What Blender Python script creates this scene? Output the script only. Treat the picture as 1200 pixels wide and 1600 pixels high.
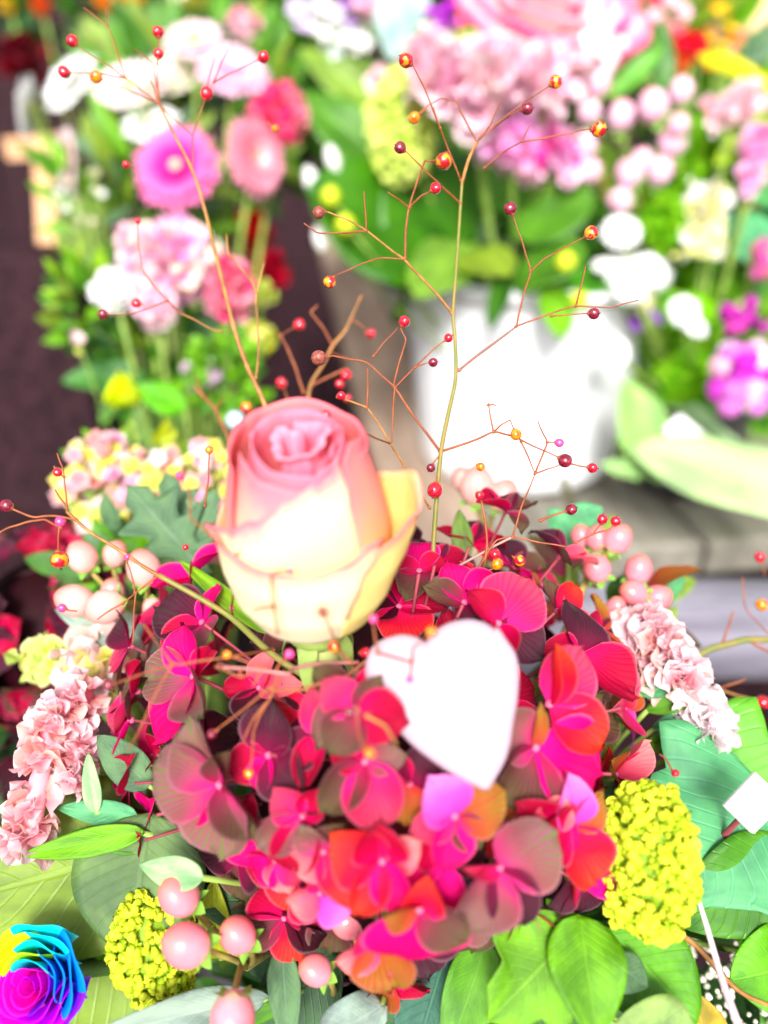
import bpy, math, random
from mathutils import Vector, Matrix, noise
R = math.radians
V = Vector
sin, cos, pi = math.sin, math.cos, math.pi
scene = bpy.context.scene
for o in list(bpy.data.objects): bpy.data.objects.remove(o)
random.seed(11)

# ------------------------------------------------------------------ camera
CAM = V((0, 0, 1.15)); F = 1209.0; PITCH = R(30)
cd = bpy.data.cameras.new('camera'); cam = bpy.data.objects.new('camera', cd)
scene.collection.objects.link(cam); scene.camera = cam
cam.location = CAM; cam.rotation_euler = (R(90) - PITCH, 0, 0)
cd.sensor_fit = 'VERTICAL'; cd.sensor_height = 36; cd.lens = 36 * F / 1600
cd.clip_start = .01; cd.clip_end = 200
cd.dof.use_dof = True; cd.dof.focus_distance = .245; cd.dof.aperture_fstop = 3.9; cd.dof.aperture_blades = 0

# ------------------------------------------------------------------ world and light
SUN_EL, SUN_AZ = 40, 184           # azimuth clockwise from +Y: behind the camera, slightly left
w = bpy.data.worlds.new('World'); scene.world = w; w.use_nodes = True
nt = w.node_tree; nt.nodes.clear()
sky = nt.nodes.new('ShaderNodeTexSky'); sky.sky_type = 'NISHITA'; sky.sun_disc = False
sky.sun_elevation = R(SUN_EL); sky.sun_rotation = R(SUN_AZ); sky.dust_density = 4; sky.air_density = 1.0
hs = nt.nodes.new('ShaderNodeHueSaturation'); hs.inputs['Saturation'].default_value = .12   # overcast: a paler sky
bg = nt.nodes.new('ShaderNodeBackground'); bg.inputs[1].default_value = .10
ow = nt.nodes.new('ShaderNodeOutputWorld')
nt.links.new(sky.outputs[0], hs.inputs['Color']); nt.links.new(hs.outputs[0], bg.inputs[0]); nt.links.new(bg.outputs[0], ow.inputs[0])
sl = bpy.data.lights.new('sun', 'SUN'); sl.energy = 2.2; sl.angle = R(16); sl.color = (1, .965, .92)
so = bpy.data.objects.new('sun', sl); scene.collection.objects.link(so)
sd = V((sin(R(SUN_AZ)) * cos(R(SUN_EL)), cos(R(SUN_AZ)) * cos(R(SUN_EL)), sin(R(SUN_EL))))
so.rotation_euler = sd.to_track_quat('Z', 'Y').to_euler(); so.location = sd * 5
scene.view_settings.view_transform = 'Standard'; scene.view_settings.look = 'None'
scene.view_settings.exposure = 1.3; scene.view_settings.gamma = 1
scene.cycles.use_denoising = True
scene.cycles.max_bounces = 8; scene.cycles.transparent_max_bounces = 8

# ------------------------------------------------------------------ helpers
FW = V((0, cos(PITCH), -sin(PITCH))); UP = V((0, sin(PITCH), cos(PITCH))); RT = V((1, 0, 0))
def P(px, py, z):                    # a point of the place seen at that pixel, z metres in front of the lens
    return CAM + FW * z + RT * ((px - 600) / F * z) + UP * ((800 - py) / F * z)
def onplane(px, py, h):              # the point of the level h seen at that pixel
    d = FW + RT * ((px - 600) / F) + UP * ((800 - py) / F)
    return CAM + d * ((h - CAM.z) / d.z)
def S(px, z): return px / F * z      # a length seen as px pixels at depth z

WM = {}
C = scene.collection
def empty(name, label, cat, loc, group=None):
    o = bpy.data.objects.new(name, None); C.objects.link(o)
    o.empty_display_size = .01
    o.location = loc; WM[o] = Matrix.Translation(loc)
    o['label'] = label; o['category'] = cat
    if group: o['group'] = group
    return o
def put(name, me, mat, M, parent=None, color=None, kind=None):
    o = bpy.data.objects.new(name, me); C.objects.link(o)
    if parent is not None:
        o.parent = parent; o.matrix_local = WM[parent].inverted() @ M
    else: o.matrix_world = M
    WM[o] = M.copy()
    if mat is not None:
        if not me.materials: me.materials.append(None)
        o.material_slots[0].link = 'OBJECT'; o.material_slots[0].material = mat
    if color: o.color = (*color, 1)
    if kind: o['kind'] = kind
    return o
def tag(o, label, cat, group=None):
    o['label'] = label; o['category'] = cat
    if group: o['group'] = group
    return o
def frame(loc, y, zh, roll=0, s=1):
    y = V(y).normalized(); zh = V(zh)
    z = zh - y * zh.dot(y)
    if z.length < 1e-5: z = V((0, 0, 1)).cross(y)
    if z.length < 1e-5: z = V((1, 0, 0))
    z.normalize(); x = y.cross(z)
    M = Matrix((x, y, z)).transposed().to_4x4()
    M = M @ Matrix.Rotation(roll, 4, 'Y')
    return Matrix.Translation(loc) @ M @ Matrix.Scale(s, 4)
def zframe(loc, z, roll=0, s=1):     # local z along the given direction
    M = V(z).to_track_quat('Z', 'Y').to_matrix().to_4x4()
    if not isinstance(s, (tuple, list, Vector)): s = (s, s, s)
    return Matrix.Translation(loc) @ M @ Matrix.Rotation(roll, 4, 'Z') @ Matrix.Diagonal((*s, 1))
def mk(verts, faces, uvs=None, smooth=True, name='m'):
    me = bpy.data.meshes.new(name); me.from_pydata([tuple(v) for v in verts], [], faces); me.update()
    if uvs:
        l = me.uv_layers.new(name='UVMap'); vi = [0] * len(me.loops); me.loops.foreach_get('vertex_index', vi)
        fl = []
        for i in vi: fl += [uvs[i][0], uvs[i][1]]
        l.data.foreach_set('uv', fl)
    if smooth: me.polygons.foreach_set('use_smooth', [True] * len(me.polygons))
    return me
def grid(nu, nv, fn, name='sheet', wrap=False):
    vs, uv, fs = [], [], []
    for j in range(nv + 1):
        for i in range(nu + (0 if wrap else 1)):
            u, v = i / nu, j / nv
            vs.append(fn(u, v)); uv.append((u, v))
    n = nu if wrap else nu + 1
    for j in range(nv):
        for i in range(nu):
            a = j * n + i; b = j * n + (i + 1) % n
            fs.append((a, b, b + n, a + n))
    return mk(vs, fs, uv, name=name)
def solid(o, t, sub=0):
    m = o.modifiers.new('thickness', 'SOLIDIFY'); m.thickness = t; m.offset = 0
    if sub:
        s = o.modifiers.new('smooth', 'SUBSURF'); s.levels = sub; s.render_levels = sub
def spline(pts, k=5):
    pts = [V(p) for p in pts]
    if len(pts) < 3: return pts
    q = [pts[0] * 2 - pts[1]] + pts + [pts[-1] * 2 - pts[-2]]
    out = []
    for i in range(1, len(q) - 2):
        for j in range(k):
            t = j / k; a, b, c, d = q[i-1:i+3]
            out.append(.5 * ((2*b) + (c-a)*t + (2*a-5*b+4*c-d)*t*t + (3*b-a-3*c+d)*t**3))
    out.append(pts[-1]); return out
def tube(pts, r0, r1, sides=6, k=5, org=None, lump=0):
    ps = spline(pts, k) if k > 1 else [V(p) for p in pts]
    n = len(ps); vs, fs, uv = [], [], []
    prev = None
    for i, p in enumerate(ps):
        t = (ps[min(i+1, n-1)] - ps[max(i-1, 0)]).normalized()
        if prev is None: a = t.orthogonal().normalized()
        else: a = (prev - t * prev.dot(t)).normalized()
        prev = a; b = t.cross(a)
        r = r0 + (r1 - r0) * i / (n - 1)
        if lump: r *= 1 + lump * noise.noise(p * 300)
        for s in range(sides):
            an = 2*pi*s/sides; vs.append(p + (a*cos(an) + b*sin(an))*r - (org or V())); uv.append((s/sides, i/(n-1)))
    for i in range(n-1):
        for s in range(sides):
            s2 = (s+1) % sides; fs.append((i*sides+s, i*sides+s2, (i+1)*sides+s2, (i+1)*sides+s))
    fs.append(tuple(range(sides))[::-1]); fs.append(tuple((n-1)*sides+s for s in range(sides)))
    return mk(vs, fs, uv)
def stem(name, pts, r0, r1, mat, parent, sides=6, k=4, lump=0):
    pts = [V(p) for p in pts]
    return put(name, tube(pts, r0, r1, sides, k, pts[0], lump), mat, Matrix.Translation(pts[0]), parent)
def ball(nu, nv, fn=None, name='ball'):     # unit ball, pole on z; fn(dir) -> radius
    vs, uv, fs = [], [], []
    for j in range(nv+1):
        th = pi*j/nv
        for i in range(nu):
            ph = 2*pi*i/nu; d = V((sin(th)*cos(ph), sin(th)*sin(ph), cos(th)))
            vs.append(d * (fn(d) if fn else 1)); uv.append((i/nu, 1-j/nv))
    for j in range(nv):
        for i in range(nu):
            i2 = (i+1) % nu; fs.append((j*nu+i, (j+1)*nu+i, (j+1)*nu+i2, j*nu+i2))
    return mk(vs, fs, uv, name=name)
def join(parts):                     # [(mesh, matrix)] -> one mesh
    vs, fs, uv = [], [], []
    for me, M in parts:
        o = len(vs); tmp = [None]*len(me.vertices)
        for p in me.polygons:
            fs.append(tuple(o+i for i in p.vertices))
            if me.uv_layers:
                for li in p.loop_indices: tmp[me.loops[li].vertex_index] = tuple(me.uv_layers[0].data[li].uv)
        vs += [M @ v.co for v in me.vertices]; uv += [t or (0, 0) for t in tmp]
    return mk(vs, fs, uv)
def rnd(a, b): return random.uniform(a, b)
def rdir():
    while True:
        v = V((rnd(-1, 1), rnd(-1, 1), rnd(-1, 1)))
        if .05 < v.length < 1: return v.normalized()

# ------------------------------------------------------------------ materials
class N:
    def __init__(s, name):
        s.m = bpy.data.materials.new(name); s.m.use_nodes = True; s.t = s.m.node_tree; s.t.nodes.clear()
    def n(s, k, **kw):
        x = s.t.nodes.new(k)
        for a, b in kw.items(): setattr(x, a, b)
        return x
    def l(s, a, b): s.t.links.new(a, b)
    def val(s, sock, v):
        if hasattr(v, 'links'): s.l(v, sock)
        else: sock.default_value = v
    def math(s, op, a, b=0.0, c=None, clamp=False):
        x = s.n('ShaderNodeMath', operation=op); x.use_clamp = clamp
        s.val(x.inputs[0], a); s.val(x.inputs[1], b)
        if c is not None: s.val(x.inputs[2], c)
        return x.outputs[0]
    def mix(s, f, a, b):
        x = s.n('ShaderNodeMix', data_type='RGBA'); s.val(x.inputs[0], f); s.val(x.inputs[6], a); s.val(x.inputs[7], b)
        return x.outputs[2]
    def noise(s, scale, detail=3, vec=None, rough=.5):
        x = s.n('ShaderNodeTexNoise'); x.inputs['Scale'].default_value = scale; x.inputs['Detail'].default_value = detail
        x.inputs['Roughness'].default_value = rough
        if vec: s.l(vec, x.inputs['Vector'])
        return x.outputs[0]
    def ramp(s, f, stops):
        x = s.n('ShaderNodeValToRGB'); s.l(f, x.inputs[0]); e = x.color_ramp.elements
        while len(e) < len(stops): e.new(.5)
        for el, (p, c) in zip(e, stops): el.position = p; el.color = c4(c)
        return x.outputs[0]
    def band(s, f, lo, hi):
        x = s.n('ShaderNodeMapRange'); x.interpolation_type = 'SMOOTHSTEP'; s.l(f, x.inputs[0]); x.inputs[1].default_value = lo; x.inputs[2].default_value = hi
        return x.outputs[0]
def c4(c): return (*c, 1) if len(c) == 3 else c
def finish(g, col, rough=.5, spec=.3, transl=0.0, bump=None, bstr=.3, bdist=.001, metal=0, coat=0):
    b = g.n('ShaderNodeBsdfPrincipled'); g.val(b.inputs['Base Color'], c4(col) if isinstance(col, tuple) else col)
    g.val(b.inputs['Roughness'], rough); b.inputs['Specular IOR Level'].default_value = spec; b.inputs['Metallic'].default_value = metal
    if coat: b.inputs['Coat Weight'].default_value = coat; b.inputs['Coat Roughness'].default_value = .08
    if bump is not None:
        bm = g.n('ShaderNodeBump'); bm.inputs['Strength'].default_value = bstr; bm.inputs['Distance'].default_value = bdist
        g.l(bump, bm.inputs['Height']); g.l(bm.outputs[0], b.inputs['Normal'])
    out = g.n('ShaderNodeOutputMaterial'); sh = b.outputs[0]
    if transl:
        t = g.n('ShaderNodeBsdfTranslucent'); g.val(t.inputs[0], c4(col) if isinstance(col, tuple) else col)
        mx = g.n('ShaderNodeMixShader'); mx.inputs[0].default_value = transl
        g.l(sh, mx.inputs[1]); g.l(t.outputs[0], mx.inputs[2]); sh = mx.outputs[0]
    g.l(sh, out.inputs[0]); return g.m
_mc = {}
def rich(c, k=1.25, m=1.0):
    h = max(c); return tuple(m*h*((x/h)**k) for x in c)
def mat_petal(base, mid, tip, vein=.25, veincol=None, transl=.3, rough=.55, spec=.14, nveins=9, stops=(0, .45, 1), mott=.0, mottcol=None):
    key = ('p', base, mid, tip, vein, veincol, transl, rough, nveins, stops, mott, mottcol)
    if key in _mc: return _mc[key]
    base, mid, tip = rich(base), rich(mid), rich(tip)
    if veincol: veincol = rich(veincol)
    g = N('petal'); tc = g.n('ShaderNodeTexCoord'); sx = g.n('ShaderNodeSeparateXYZ'); g.l(tc.outputs['UV'], sx.inputs[0])
    u, v = sx.outputs[0], sx.outputs[1]
    oi = g.n('ShaderNodeObjectInfo')
    nz = g.noise(3.0, 2, None)
    mp = g.n('ShaderNodeVectorMath', operation='ADD'); g.l(tc.outputs['UV'], mp.inputs[0])
    cx = g.n('ShaderNodeCombineXYZ'); g.val(cx.inputs[0], g.math('MULTIPLY', oi.outputs['Random'], 37.0)); g.l(cx.outputs[0], mp.inputs[1])
    nz = g.noise(2.6, 3, mp.outputs[0])
    vv = g.math('ADD', v, g.math('MULTIPLY', g.math('SUBTRACT', nz, .5), .35))
    col = g.ramp(vv, [(stops[0], base), (stops[1], mid), (stops[2], tip)])
    if mott:
        m = g.band(g.noise(1.9, 3, mp.outputs[0]), .38, .72)
        col = g.mix(g.math('MULTIPLY', m, mott), col, c4(mottcol))
    uu = g.math('ABSOLUTE', g.math('SUBTRACT', u, .5))
    so_ = g.n('ShaderNodeSeparateXYZ'); g.l(tc.outputs['Object'], so_.inputs[0])
    fan = g.math('DIVIDE', g.math('ABSOLUTE', so_.outputs[0]), g.math('ADD', g.math('ABSOLUTE', so_.outputs[1]), .07))
    ph = g.math('ADD', g.math('MULTIPLY', fan, float(nveins)), g.math('MULTIPLY', nz, .8))
    fr = g.math('ABSOLUTE', g.math('SUBTRACT', g.math('FRACT', ph), .5))
    vm = g.math('SUBTRACT', 1.0, g.band(fr, 0, .28))
    vc = c4(veincol) if veincol else c4(tuple(x*.45 for x in mid))
    fade = g.math('MULTIPLY', vm, g.math('MULTIPLY', g.band(v, .05, .4), vein))
    col = g.mix(fade, col, vc)
    fine = g.noise(420, 3, tc.outputs['Object'])
    rim = g.math('MULTIPLY', g.band(uu, .45, .5), .35)
    col = g.mix(rim, col, c4(tuple(min(1, x*.6+.4*y) for x, y in zip(mid, (.98, .62, .70)))))
    hgt = g.math('ADD', g.math('ADD', g.math('MULTIPLY', vm, .6), g.math('MULTIPLY', fine, .3)), g.math('MULTIPLY', g.noise(5, 3, mp.outputs[0]), 1.2))
    m = finish(g, col, rough, spec, transl, hgt, .4, .0008); _mc[key] = m; return m
def mat_leaf(col, vcol=None, rough=.38, spec=.45, transl=.25, vein=.45, var=.35, n=11, slope=.55):
    key = ('l', col, vcol, rough, transl, vein, n, var)
    if key in _mc: return _mc[key]
    col = rich(col, 1.25, .85); vcol = rich(vcol, 1.2, .9) if vcol else None; vein *= .6
    g = N('leaf'); tc = g.n('ShaderNodeTexCoord'); sx = g.n('ShaderNodeSeparateXYZ'); g.l(tc.outputs['UV'], sx.inputs[0])
    u, v = sx.outputs[0], sx.outputs[1]
    oi = g.n('ShaderNodeObjectInfo')
    mp = g.n('ShaderNodeVectorMath', operation='ADD'); g.l(tc.outputs['UV'], mp.inputs[0])
    cx = g.n('ShaderNodeCombineXYZ'); g.val(cx.inputs[0], g.math('MULTIPLY', oi.outputs['Random'], 37.0)); g.l(cx.outputs[0], mp.inputs[1])
    nz = g.noise(2.2, 4, mp.outputs[0], .6)
    d = tuple(c*(1-var) for c in col); lt = (min(1, col[0]*(1+var)+.02), min(1, col[1]*(1+var*.7)+.02), col[2]*(1+var*.4))
    cc = g.mix(g.band(nz, .3, .7), c4(d), c4(lt))
    uu = g.math('ABSOLUTE', g.math('SUBTRACT', u, .5))
    mid = g.math('SUBTRACT', 1.0, g.band(uu, .012, .035))
    ph = g.math('MULTIPLY', g.math('SUBTRACT', v, g.math('MULTIPLY', uu, slope)), float(n))
    fr = g.math('ABSOLUTE', g.math('SUBTRACT', g.math('FRACT', ph), .5))
    side = g.math('SUBTRACT', 1.0, g.band(fr, .02, .12))
    vm = g.math('MAXIMUM', mid, g.math('MULTIPLY', side, .6))
    vc = vcol or (min(1, col[0]*1.8+.08), min(1, col[1]*1.5+.08), col[2]*1.3+.03)
    cc = g.mix(g.math('MULTIPLY', vm, vein), cc, c4(vc))
    sp_ = g.band(g.noise(16, 4, mp.outputs[0], .7), .66, .74)
    cc = g.mix(g.math('MULTIPLY', sp_, .35), cc, c4((col[0]*.6+.05, col[1]*.5+.02, col[2]*.4)))
    h = g.math('ADD', g.math('MULTIPLY', vm, -1.0), g.math('MULTIPLY', g.noise(500, 2, tc.outputs['Object']), .25))
    m = finish(g, cc, rough, spec, transl, h, .35, .0012); _mc[key] = m; return m
def mat_plain(name, col, rough=.5, spec=.3, var=.25, scale=40, transl=0, bstr=.15, coat=0, detail=4, col2=None, bdist=.001, lo=.35, hi=.65):
    key = (name, col, rough, scale, col2)
    if key in _mc: return _mc[key]
    g = N(name); tc = g.n('ShaderNodeTexCoord')
    nz = g.noise(scale, detail, tc.outputs['Object'])
    a = tuple(c*(1-var) for c in col); b = col2 or tuple(min(1, c*(1+var)) for c in col)
    cc = g.mix(g.band(nz, lo, hi), c4(a if not col2 else col), c4(b))
    m = finish(g, cc, rough, spec, transl, nz, bstr, bdist, coat=coat); _mc[key] = m; return m
def mat_wood(name, c1, c2, scale=6, stretch=(12, 1, 12), rough=.75, spec=.2):
    g = N(name); tc = g.n('ShaderNodeTexCoord'); mp = g.n('ShaderNodeMapping'); g.l(tc.outputs['Object'], mp.inputs[0])
    mp.inputs['Scale'].default_value = stretch
    oi = g.n('ShaderNodeObjectInfo'); ad = g.n('ShaderNodeVectorMath', operation='ADD'); g.l(mp.outputs[0], ad.inputs[0])
    cx = g.n('ShaderNodeCombineXYZ'); g.val(cx.inputs[0], g.math('MULTIPLY', oi.outputs['Random'], 57.0)); g.l(cx.outputs[0], ad.inputs[1])
    n1 = g.noise(scale, 6, ad.outputs[0], .65); n2 = g.noise(scale*.3, 3, ad.outputs[0])
    cc = g.mix(g.band(n1, .3, .7), c4(c1), c4(c2))
    cc = g.mix(g.math('MULTIPLY', g.band(n2, .5, .75), .35), cc, c4(tuple(c*.5 for c in c1)))
    return finish(g, cc, rough, spec, 0, n1, .5, .002)

M_stem = mat_plain('stem', (.25, .38, .07), .5, .3, .3, 60)
M_dstem = mat_plain('stem', (.10, .20, .04), .5, .3, .3, 60)

# petal mesh library ----------------------------------------------------------
def petal_mesh(wd=.9, cup=.12, tipdrop=0.1, point=.25, nu=8, nv=9, seed=0, wave=.03, bw=.12, shape=.62):
    rg = random.Random(seed); ph = rg.uniform(0, 6); k = rg.uniform(1.5, 2.6)
    def f(u, v):
        s = (u-.5)*2
        t = v
        wv = (sin(pi*min(1, t**.85))**shape) if t < .5 else (sin(pi*min(1, t**.85))**(shape*.85))
        wv = max(wv, 0)*wd*.5 + bw*.5*(1-t)**2
        y = t*(1-.10*abs(s)**2*(1-point)) if t > .5 else t
        x = s*wv
        z = cup*(s*s)*wv*1.6 + cup*.5*t - tipdrop*t*t + wave*sin(k*3*t+ph+s*2.2)*t + wave*.5*sin(7*s+ph)*t*t
        return V((x, y, z))
    return grid(nu, nv, f, 'petal')
def leaf_mesh(wr=.5, bend=.15, fold=.12, peak=.42, nu=8, nv=16, serr=0, ns=9, wave=.02, seed=0, twist=0, tipp=1.0):
    rg = random.Random(seed); ph = rg.uniform(0, 6)
    def f(u, v):
        s = (u-.5)*2; t = v
        e = math.log(.5)/math.log(peak)
        wv = max(0, sin(pi*t**e))**(.75*tipp if t > peak else .7)*wr*.5 + .012*(1-t)
        if serr: wv *= 1 + serr*(((t*ns) % 1)-.5)*abs(s)
        x = s*wv; z = -bend*t*t + fold*abs(s)*wv*1.4 + wave*sin(9*t+ph)*s + wave*.8*sin(13*t+ph*2)*s*s*wr
        y = t - .0*abs(s)
        a = twist*t; x, z = x*cos(a)-z*sin(a), x*sin(a)+z*cos(a)
        return V((x, y, z))
    return grid(nu, nv*(3 if serr else 1), f, 'leaf')
def lobed_mesh(prof, wr=1, bend=.1, fold=.1, nu=12, wave=.03, seed=0):
    # prof: list of (t, halfwidth) with sharp lobes
    def hw(t):
        for (a, x), (b, y) in zip(prof, prof[1:]):
            if a <= t <= b: return x + (y-x)*(t-a)/(b-a)
        return 0
    def f(u, v):
        s = (u-.5)*2; wv = hw(v)*wr
        lob = .16*(hw(v)-.2)*abs(s)**1.5     # lobes sweep forward
        return V((s*wv, v + lob, -bend*v*v + fold*abs(s)*wv + wave*sin(8*v+seed+2*s)*abs(s)))
    return grid(nu, 44, f, 'leaf')

# ------------------------------------------------------------------ the setting
TAB = .76; BEN = .42
def slab(x0, x1, y0, y1, z0, z1, bev=.004):
    vs = []
    for z, i in ((z0, 0), (z1-bev, 0), (z1, bev)):
        vs += [V((x0+i, y0+i, z)), V((x1-i, y0+i, z)), V((x1-i, y1-i, z)), V((x0+i, y1-i, z))]
    fs = [(3, 2, 1, 0), (8, 9, 10, 11)]
    for a in (0, 4):
        for i in range(4): fs.append((a+i, a+(i+1) % 4, a+4+(i+1) % 4, a+4+i))
    return vs, fs
def box_obj(name, b, mat, parent=None, kind=None, rot=0):
    x0, x1, y0, y1, z0, z1 = b; c = V(((x0+x1)/2, (y0+y1)/2, (z0+z1)/2))
    vs, fs = slab(x0-c.x, x1-c.x, y0-c.y, y1-c.y, z0-c.z, z1-c.z, min(.004, (x1-x0)*.2, (z1-z0)*.2))
    return put(name, mk(vs, fs, smooth=False), mat, Matrix.Translation(c) @ Matrix.Rotation(rot, 4, 'Z'), parent, kind=kind)
M_ground = mat_plain('ground', (.035, .022, .024), .9, .1, .4, 3, detail=6, bstr=.4, bdist=.01)
g0 = put('ground', mk([(-40, -40, 0), (40, -40, 0), (40, 40, 0), (-40, 40, 0)], [(0, 1, 2, 3)], smooth=False), M_ground, Matrix(), kind='structure')
M_dark = mat_wood('dark_wood', (.006, .002, .003), (.048, .017, .024), 5, (14, 1.2, 14))
bench = empty('low_bench', 'low dark brown plank bench under the bouquets on the left', 'bench', (-.3, 1.0, BEN-.03))
for i in range(17):
    x = -1.45 + i*.142
    box_obj('plank', (x, x+.136, -.1, 2.35, BEN-.03, BEN + rnd(-.003, .002)), M_dark, bench)
for x in (-1.4, .9):
    for y in (0, 2.2): box_obj('leg', (x, x+.07, y, y+.07, 0, BEN-.033), M_dark, bench)
# table with grey weathered boards
M_tab = mat_wood('weathered_wood', (.15, .135, .11), (.30, .275, .23), 5, (10, 1, 10))
M_tabl = mat_wood('pale_wood', (.25, .175, .13), (.42, .31, .24), 5, (10, 1, 10))
M_log = mat_wood('grey_log', (.12, .11, .14), (.25, .235, .29), 7, (1, 12, 12))
a = onplane(590, 760, TAB); b = onplane(468, 245, TAB)
FY = onplane(1200, 880, TAB).y
table = empty('display_table', 'weathered grey board table that carries the white bucket', 'table', (a.x+.4, a.y, TAB-.04))
ang = math.atan2(-(b.x-a.x), b.y-a.y)      # the boards run away from the camera, turned a little to the left
nb = 9; wb = .1
for i in range(nb):
    L = 1.7; x = i*wb
    vs, fs = slab(x, x+wb-.006, 0, L, -.035, (.0 if i else .006)+rnd(-.0015, .0015))
    M = Matrix.Translation((a.x - sin(ang)*(FY-a.y)/cos(ang)*-1*0 + (FY-a.y)*-math.tan(ang), FY, TAB)) @ Matrix.Rotation(ang, 4, 'Z')
    put('board', mk(vs, fs, smooth=False), M_tabl if i == 0 else M_tab, M, table)
lp = V((a.x - .02, FY-.035, TAB-.047))
lg = grid(28, 40, lambda u, v: V((v*1.35, cos(2*pi*u)*(.046+.003*sin(v*9+u*6)), sin(2*pi*u)*(.046+.003*sin(v*7+2)))), wrap=True)
put('edge_log', lg, M_log, Matrix.Translation(lp), table)
for x, y in ((a.x+.12, FY+.06), (a.x+.85, FY+.06), (a.x+.05, FY+1.4), (a.x+.7, FY+1.5)):
    box_obj('leg', (x, x+.07, y, y+.07, 0, TAB-.04), M_dark, table)
# dark plank wall behind the stall
wall = empty('plank_wall', 'dark brown plank wall closing the stall at the back', 'wall', (0, 2.6, 0))
for i in range(26):
    x = -2.6 + i*.2
    box_obj('plank', (x, x+.193, 2.6+rnd(0, .01), 2.64, .001, 2.2), M_dark, wall)
# peach wooden trestle at the far left
M_pine = mat_wood('pine_wood', (.62, .33, .17), (.80, .48, .28), 6, (12, 12, 1))
ps = empty('wooden_stand', 'orange pine stand frame behind the white flowers at the left edge', 'stand', P(50, 240, 1.25))
def beam(name, p, q, t, mat, parent):
    d = (q-p); M = zframe(p, d)
    vs = [V((sx*t, sy*t, z)) for z in (0, d.length) for sx, sy in ((-1, -1), (1, -1), (1, 1), (-1, 1))]
    fs = [(3, 2, 1, 0), (4, 5, 6, 7)] + [(i, (i+1) % 4, 4+(i+1) % 4, 4+i) for i in range(4)]
    return put(name, mk(vs, fs, smooth=False), mat, M, parent)
q = P(78, 385, 1.22); cr = empty('wooden_crate', 'dark wooden crate under the pine stand at the left edge', 'crate', V((q.x, q.y, BEN)))
box_obj('crate_wall', (q.x-.22, q.x+.03, q.y-.03, q.y+.2, BEN+.006, q.z-.012), M_dark, cr)
beam('leg', P(78, 385, 1.22), P(70, 225, 1.22), .014, M_pine, ps)
beam('rail', P(20, 232, 1.25), P(92, 226, 1.205), .016, M_pine, ps)
# peach panel at the top right corner
M_peach = mat_plain('peach_paint', (.95, .62, .34), .6, .2, .12, 6, bstr=.1)
q = P(1195, 60, .95)
pb = empty('peach_box', 'peach orange box standing in the top right corner', 'box', V((q.x+.03, q.y, TAB)))
box_obj('side_panel', (q.x-.028, q.x+.2, q.y, q.y+.2, TAB+.006, q.z+.1), M_peach, pb)
box_obj('edge_strip', (q.x-.05, q.x-.0285, q.y-.004, q.y+.012, TAB+.006, q.z+.1), mat_plain('orange_paint', (.9, .34, .06), .6, .2), pb)

# ------------------------------------------------------------------ white bucket
BZ = .79
bc = onplane(792, 742, TAB); bc.y += .035; bc.x += .012
Hb = .215; Rb, Rt = S(148, .86), S(191, .80)
M_bucket = mat_plain('white_plastic', (.86, .87, .90), .32, .45, .02, 3, bstr=.02)
bk = empty('white_bucket', 'white plastic bucket holding broad green leaves on the grey table', 'bucket', bc)
prof = [(0, .003), (Rb-.008, .003), (Rb, .009)] + [(Rb+(Rt-Rb)*t, Hb*t) for t in (.1, .3, .5, .7, .9)] + [(Rt+.001, Hb-.012), (Rt+.007, Hb-.010), (Rt+.008, Hb), (Rt+.004, Hb+.003), (Rt-.003, Hb+.002), (Rt-.004, Hb-.01), (Rb-.004, .012), (0, .012)]
def lathe(prof, n=48):
    vs, fs, uv = [], [], []
    for j, (r, z) in enumerate(prof):
        for i in range(n):
            vs.append(V((r*cos(2*pi*i/n), r*sin(2*pi*i/n), z))); uv.append((i/n, j/(len(prof)-1)))
    for j in range(len(prof)-1):
        for i in range(n): fs.append((j*n+i, j*n+(i+1) % n, (j+1)*n+(i+1) % n, (j+1)*n+i))
    return mk(vs, fs, uv)
T = Matrix.Translation(bc + V((0, 0, .006)))
put('bucket_wall', lathe(prof), M_bucket, T, bk)
# ================================================================== FOREGROUND BOUQUET
HC = P(608, 1168, .288); HR = .092          # hydrangea dome
ANCH = V((HC.x, HC.y+.01, .80))
vase = empty('vase', 'dark glazed vase hidden under the red hydrangea bouquet', 'vase', V((HC.x, HC.y+.01, BEN+.001)))
put('vase_wall', lathe([(0, .002), (.05, .002), (.056, .01), (.066, .12), (.058, .24), (.046, .32), (.05, .36), (.047, .362), (.042, .32), (.05, .2), (.045, .02), (0, .015)], 32),
    mat_plain('dark_glaze', (.03, .05, .035), .2, .5), Matrix.Translation(V((HC.x, HC.y+.01, BEN+.001))), vase)

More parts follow.
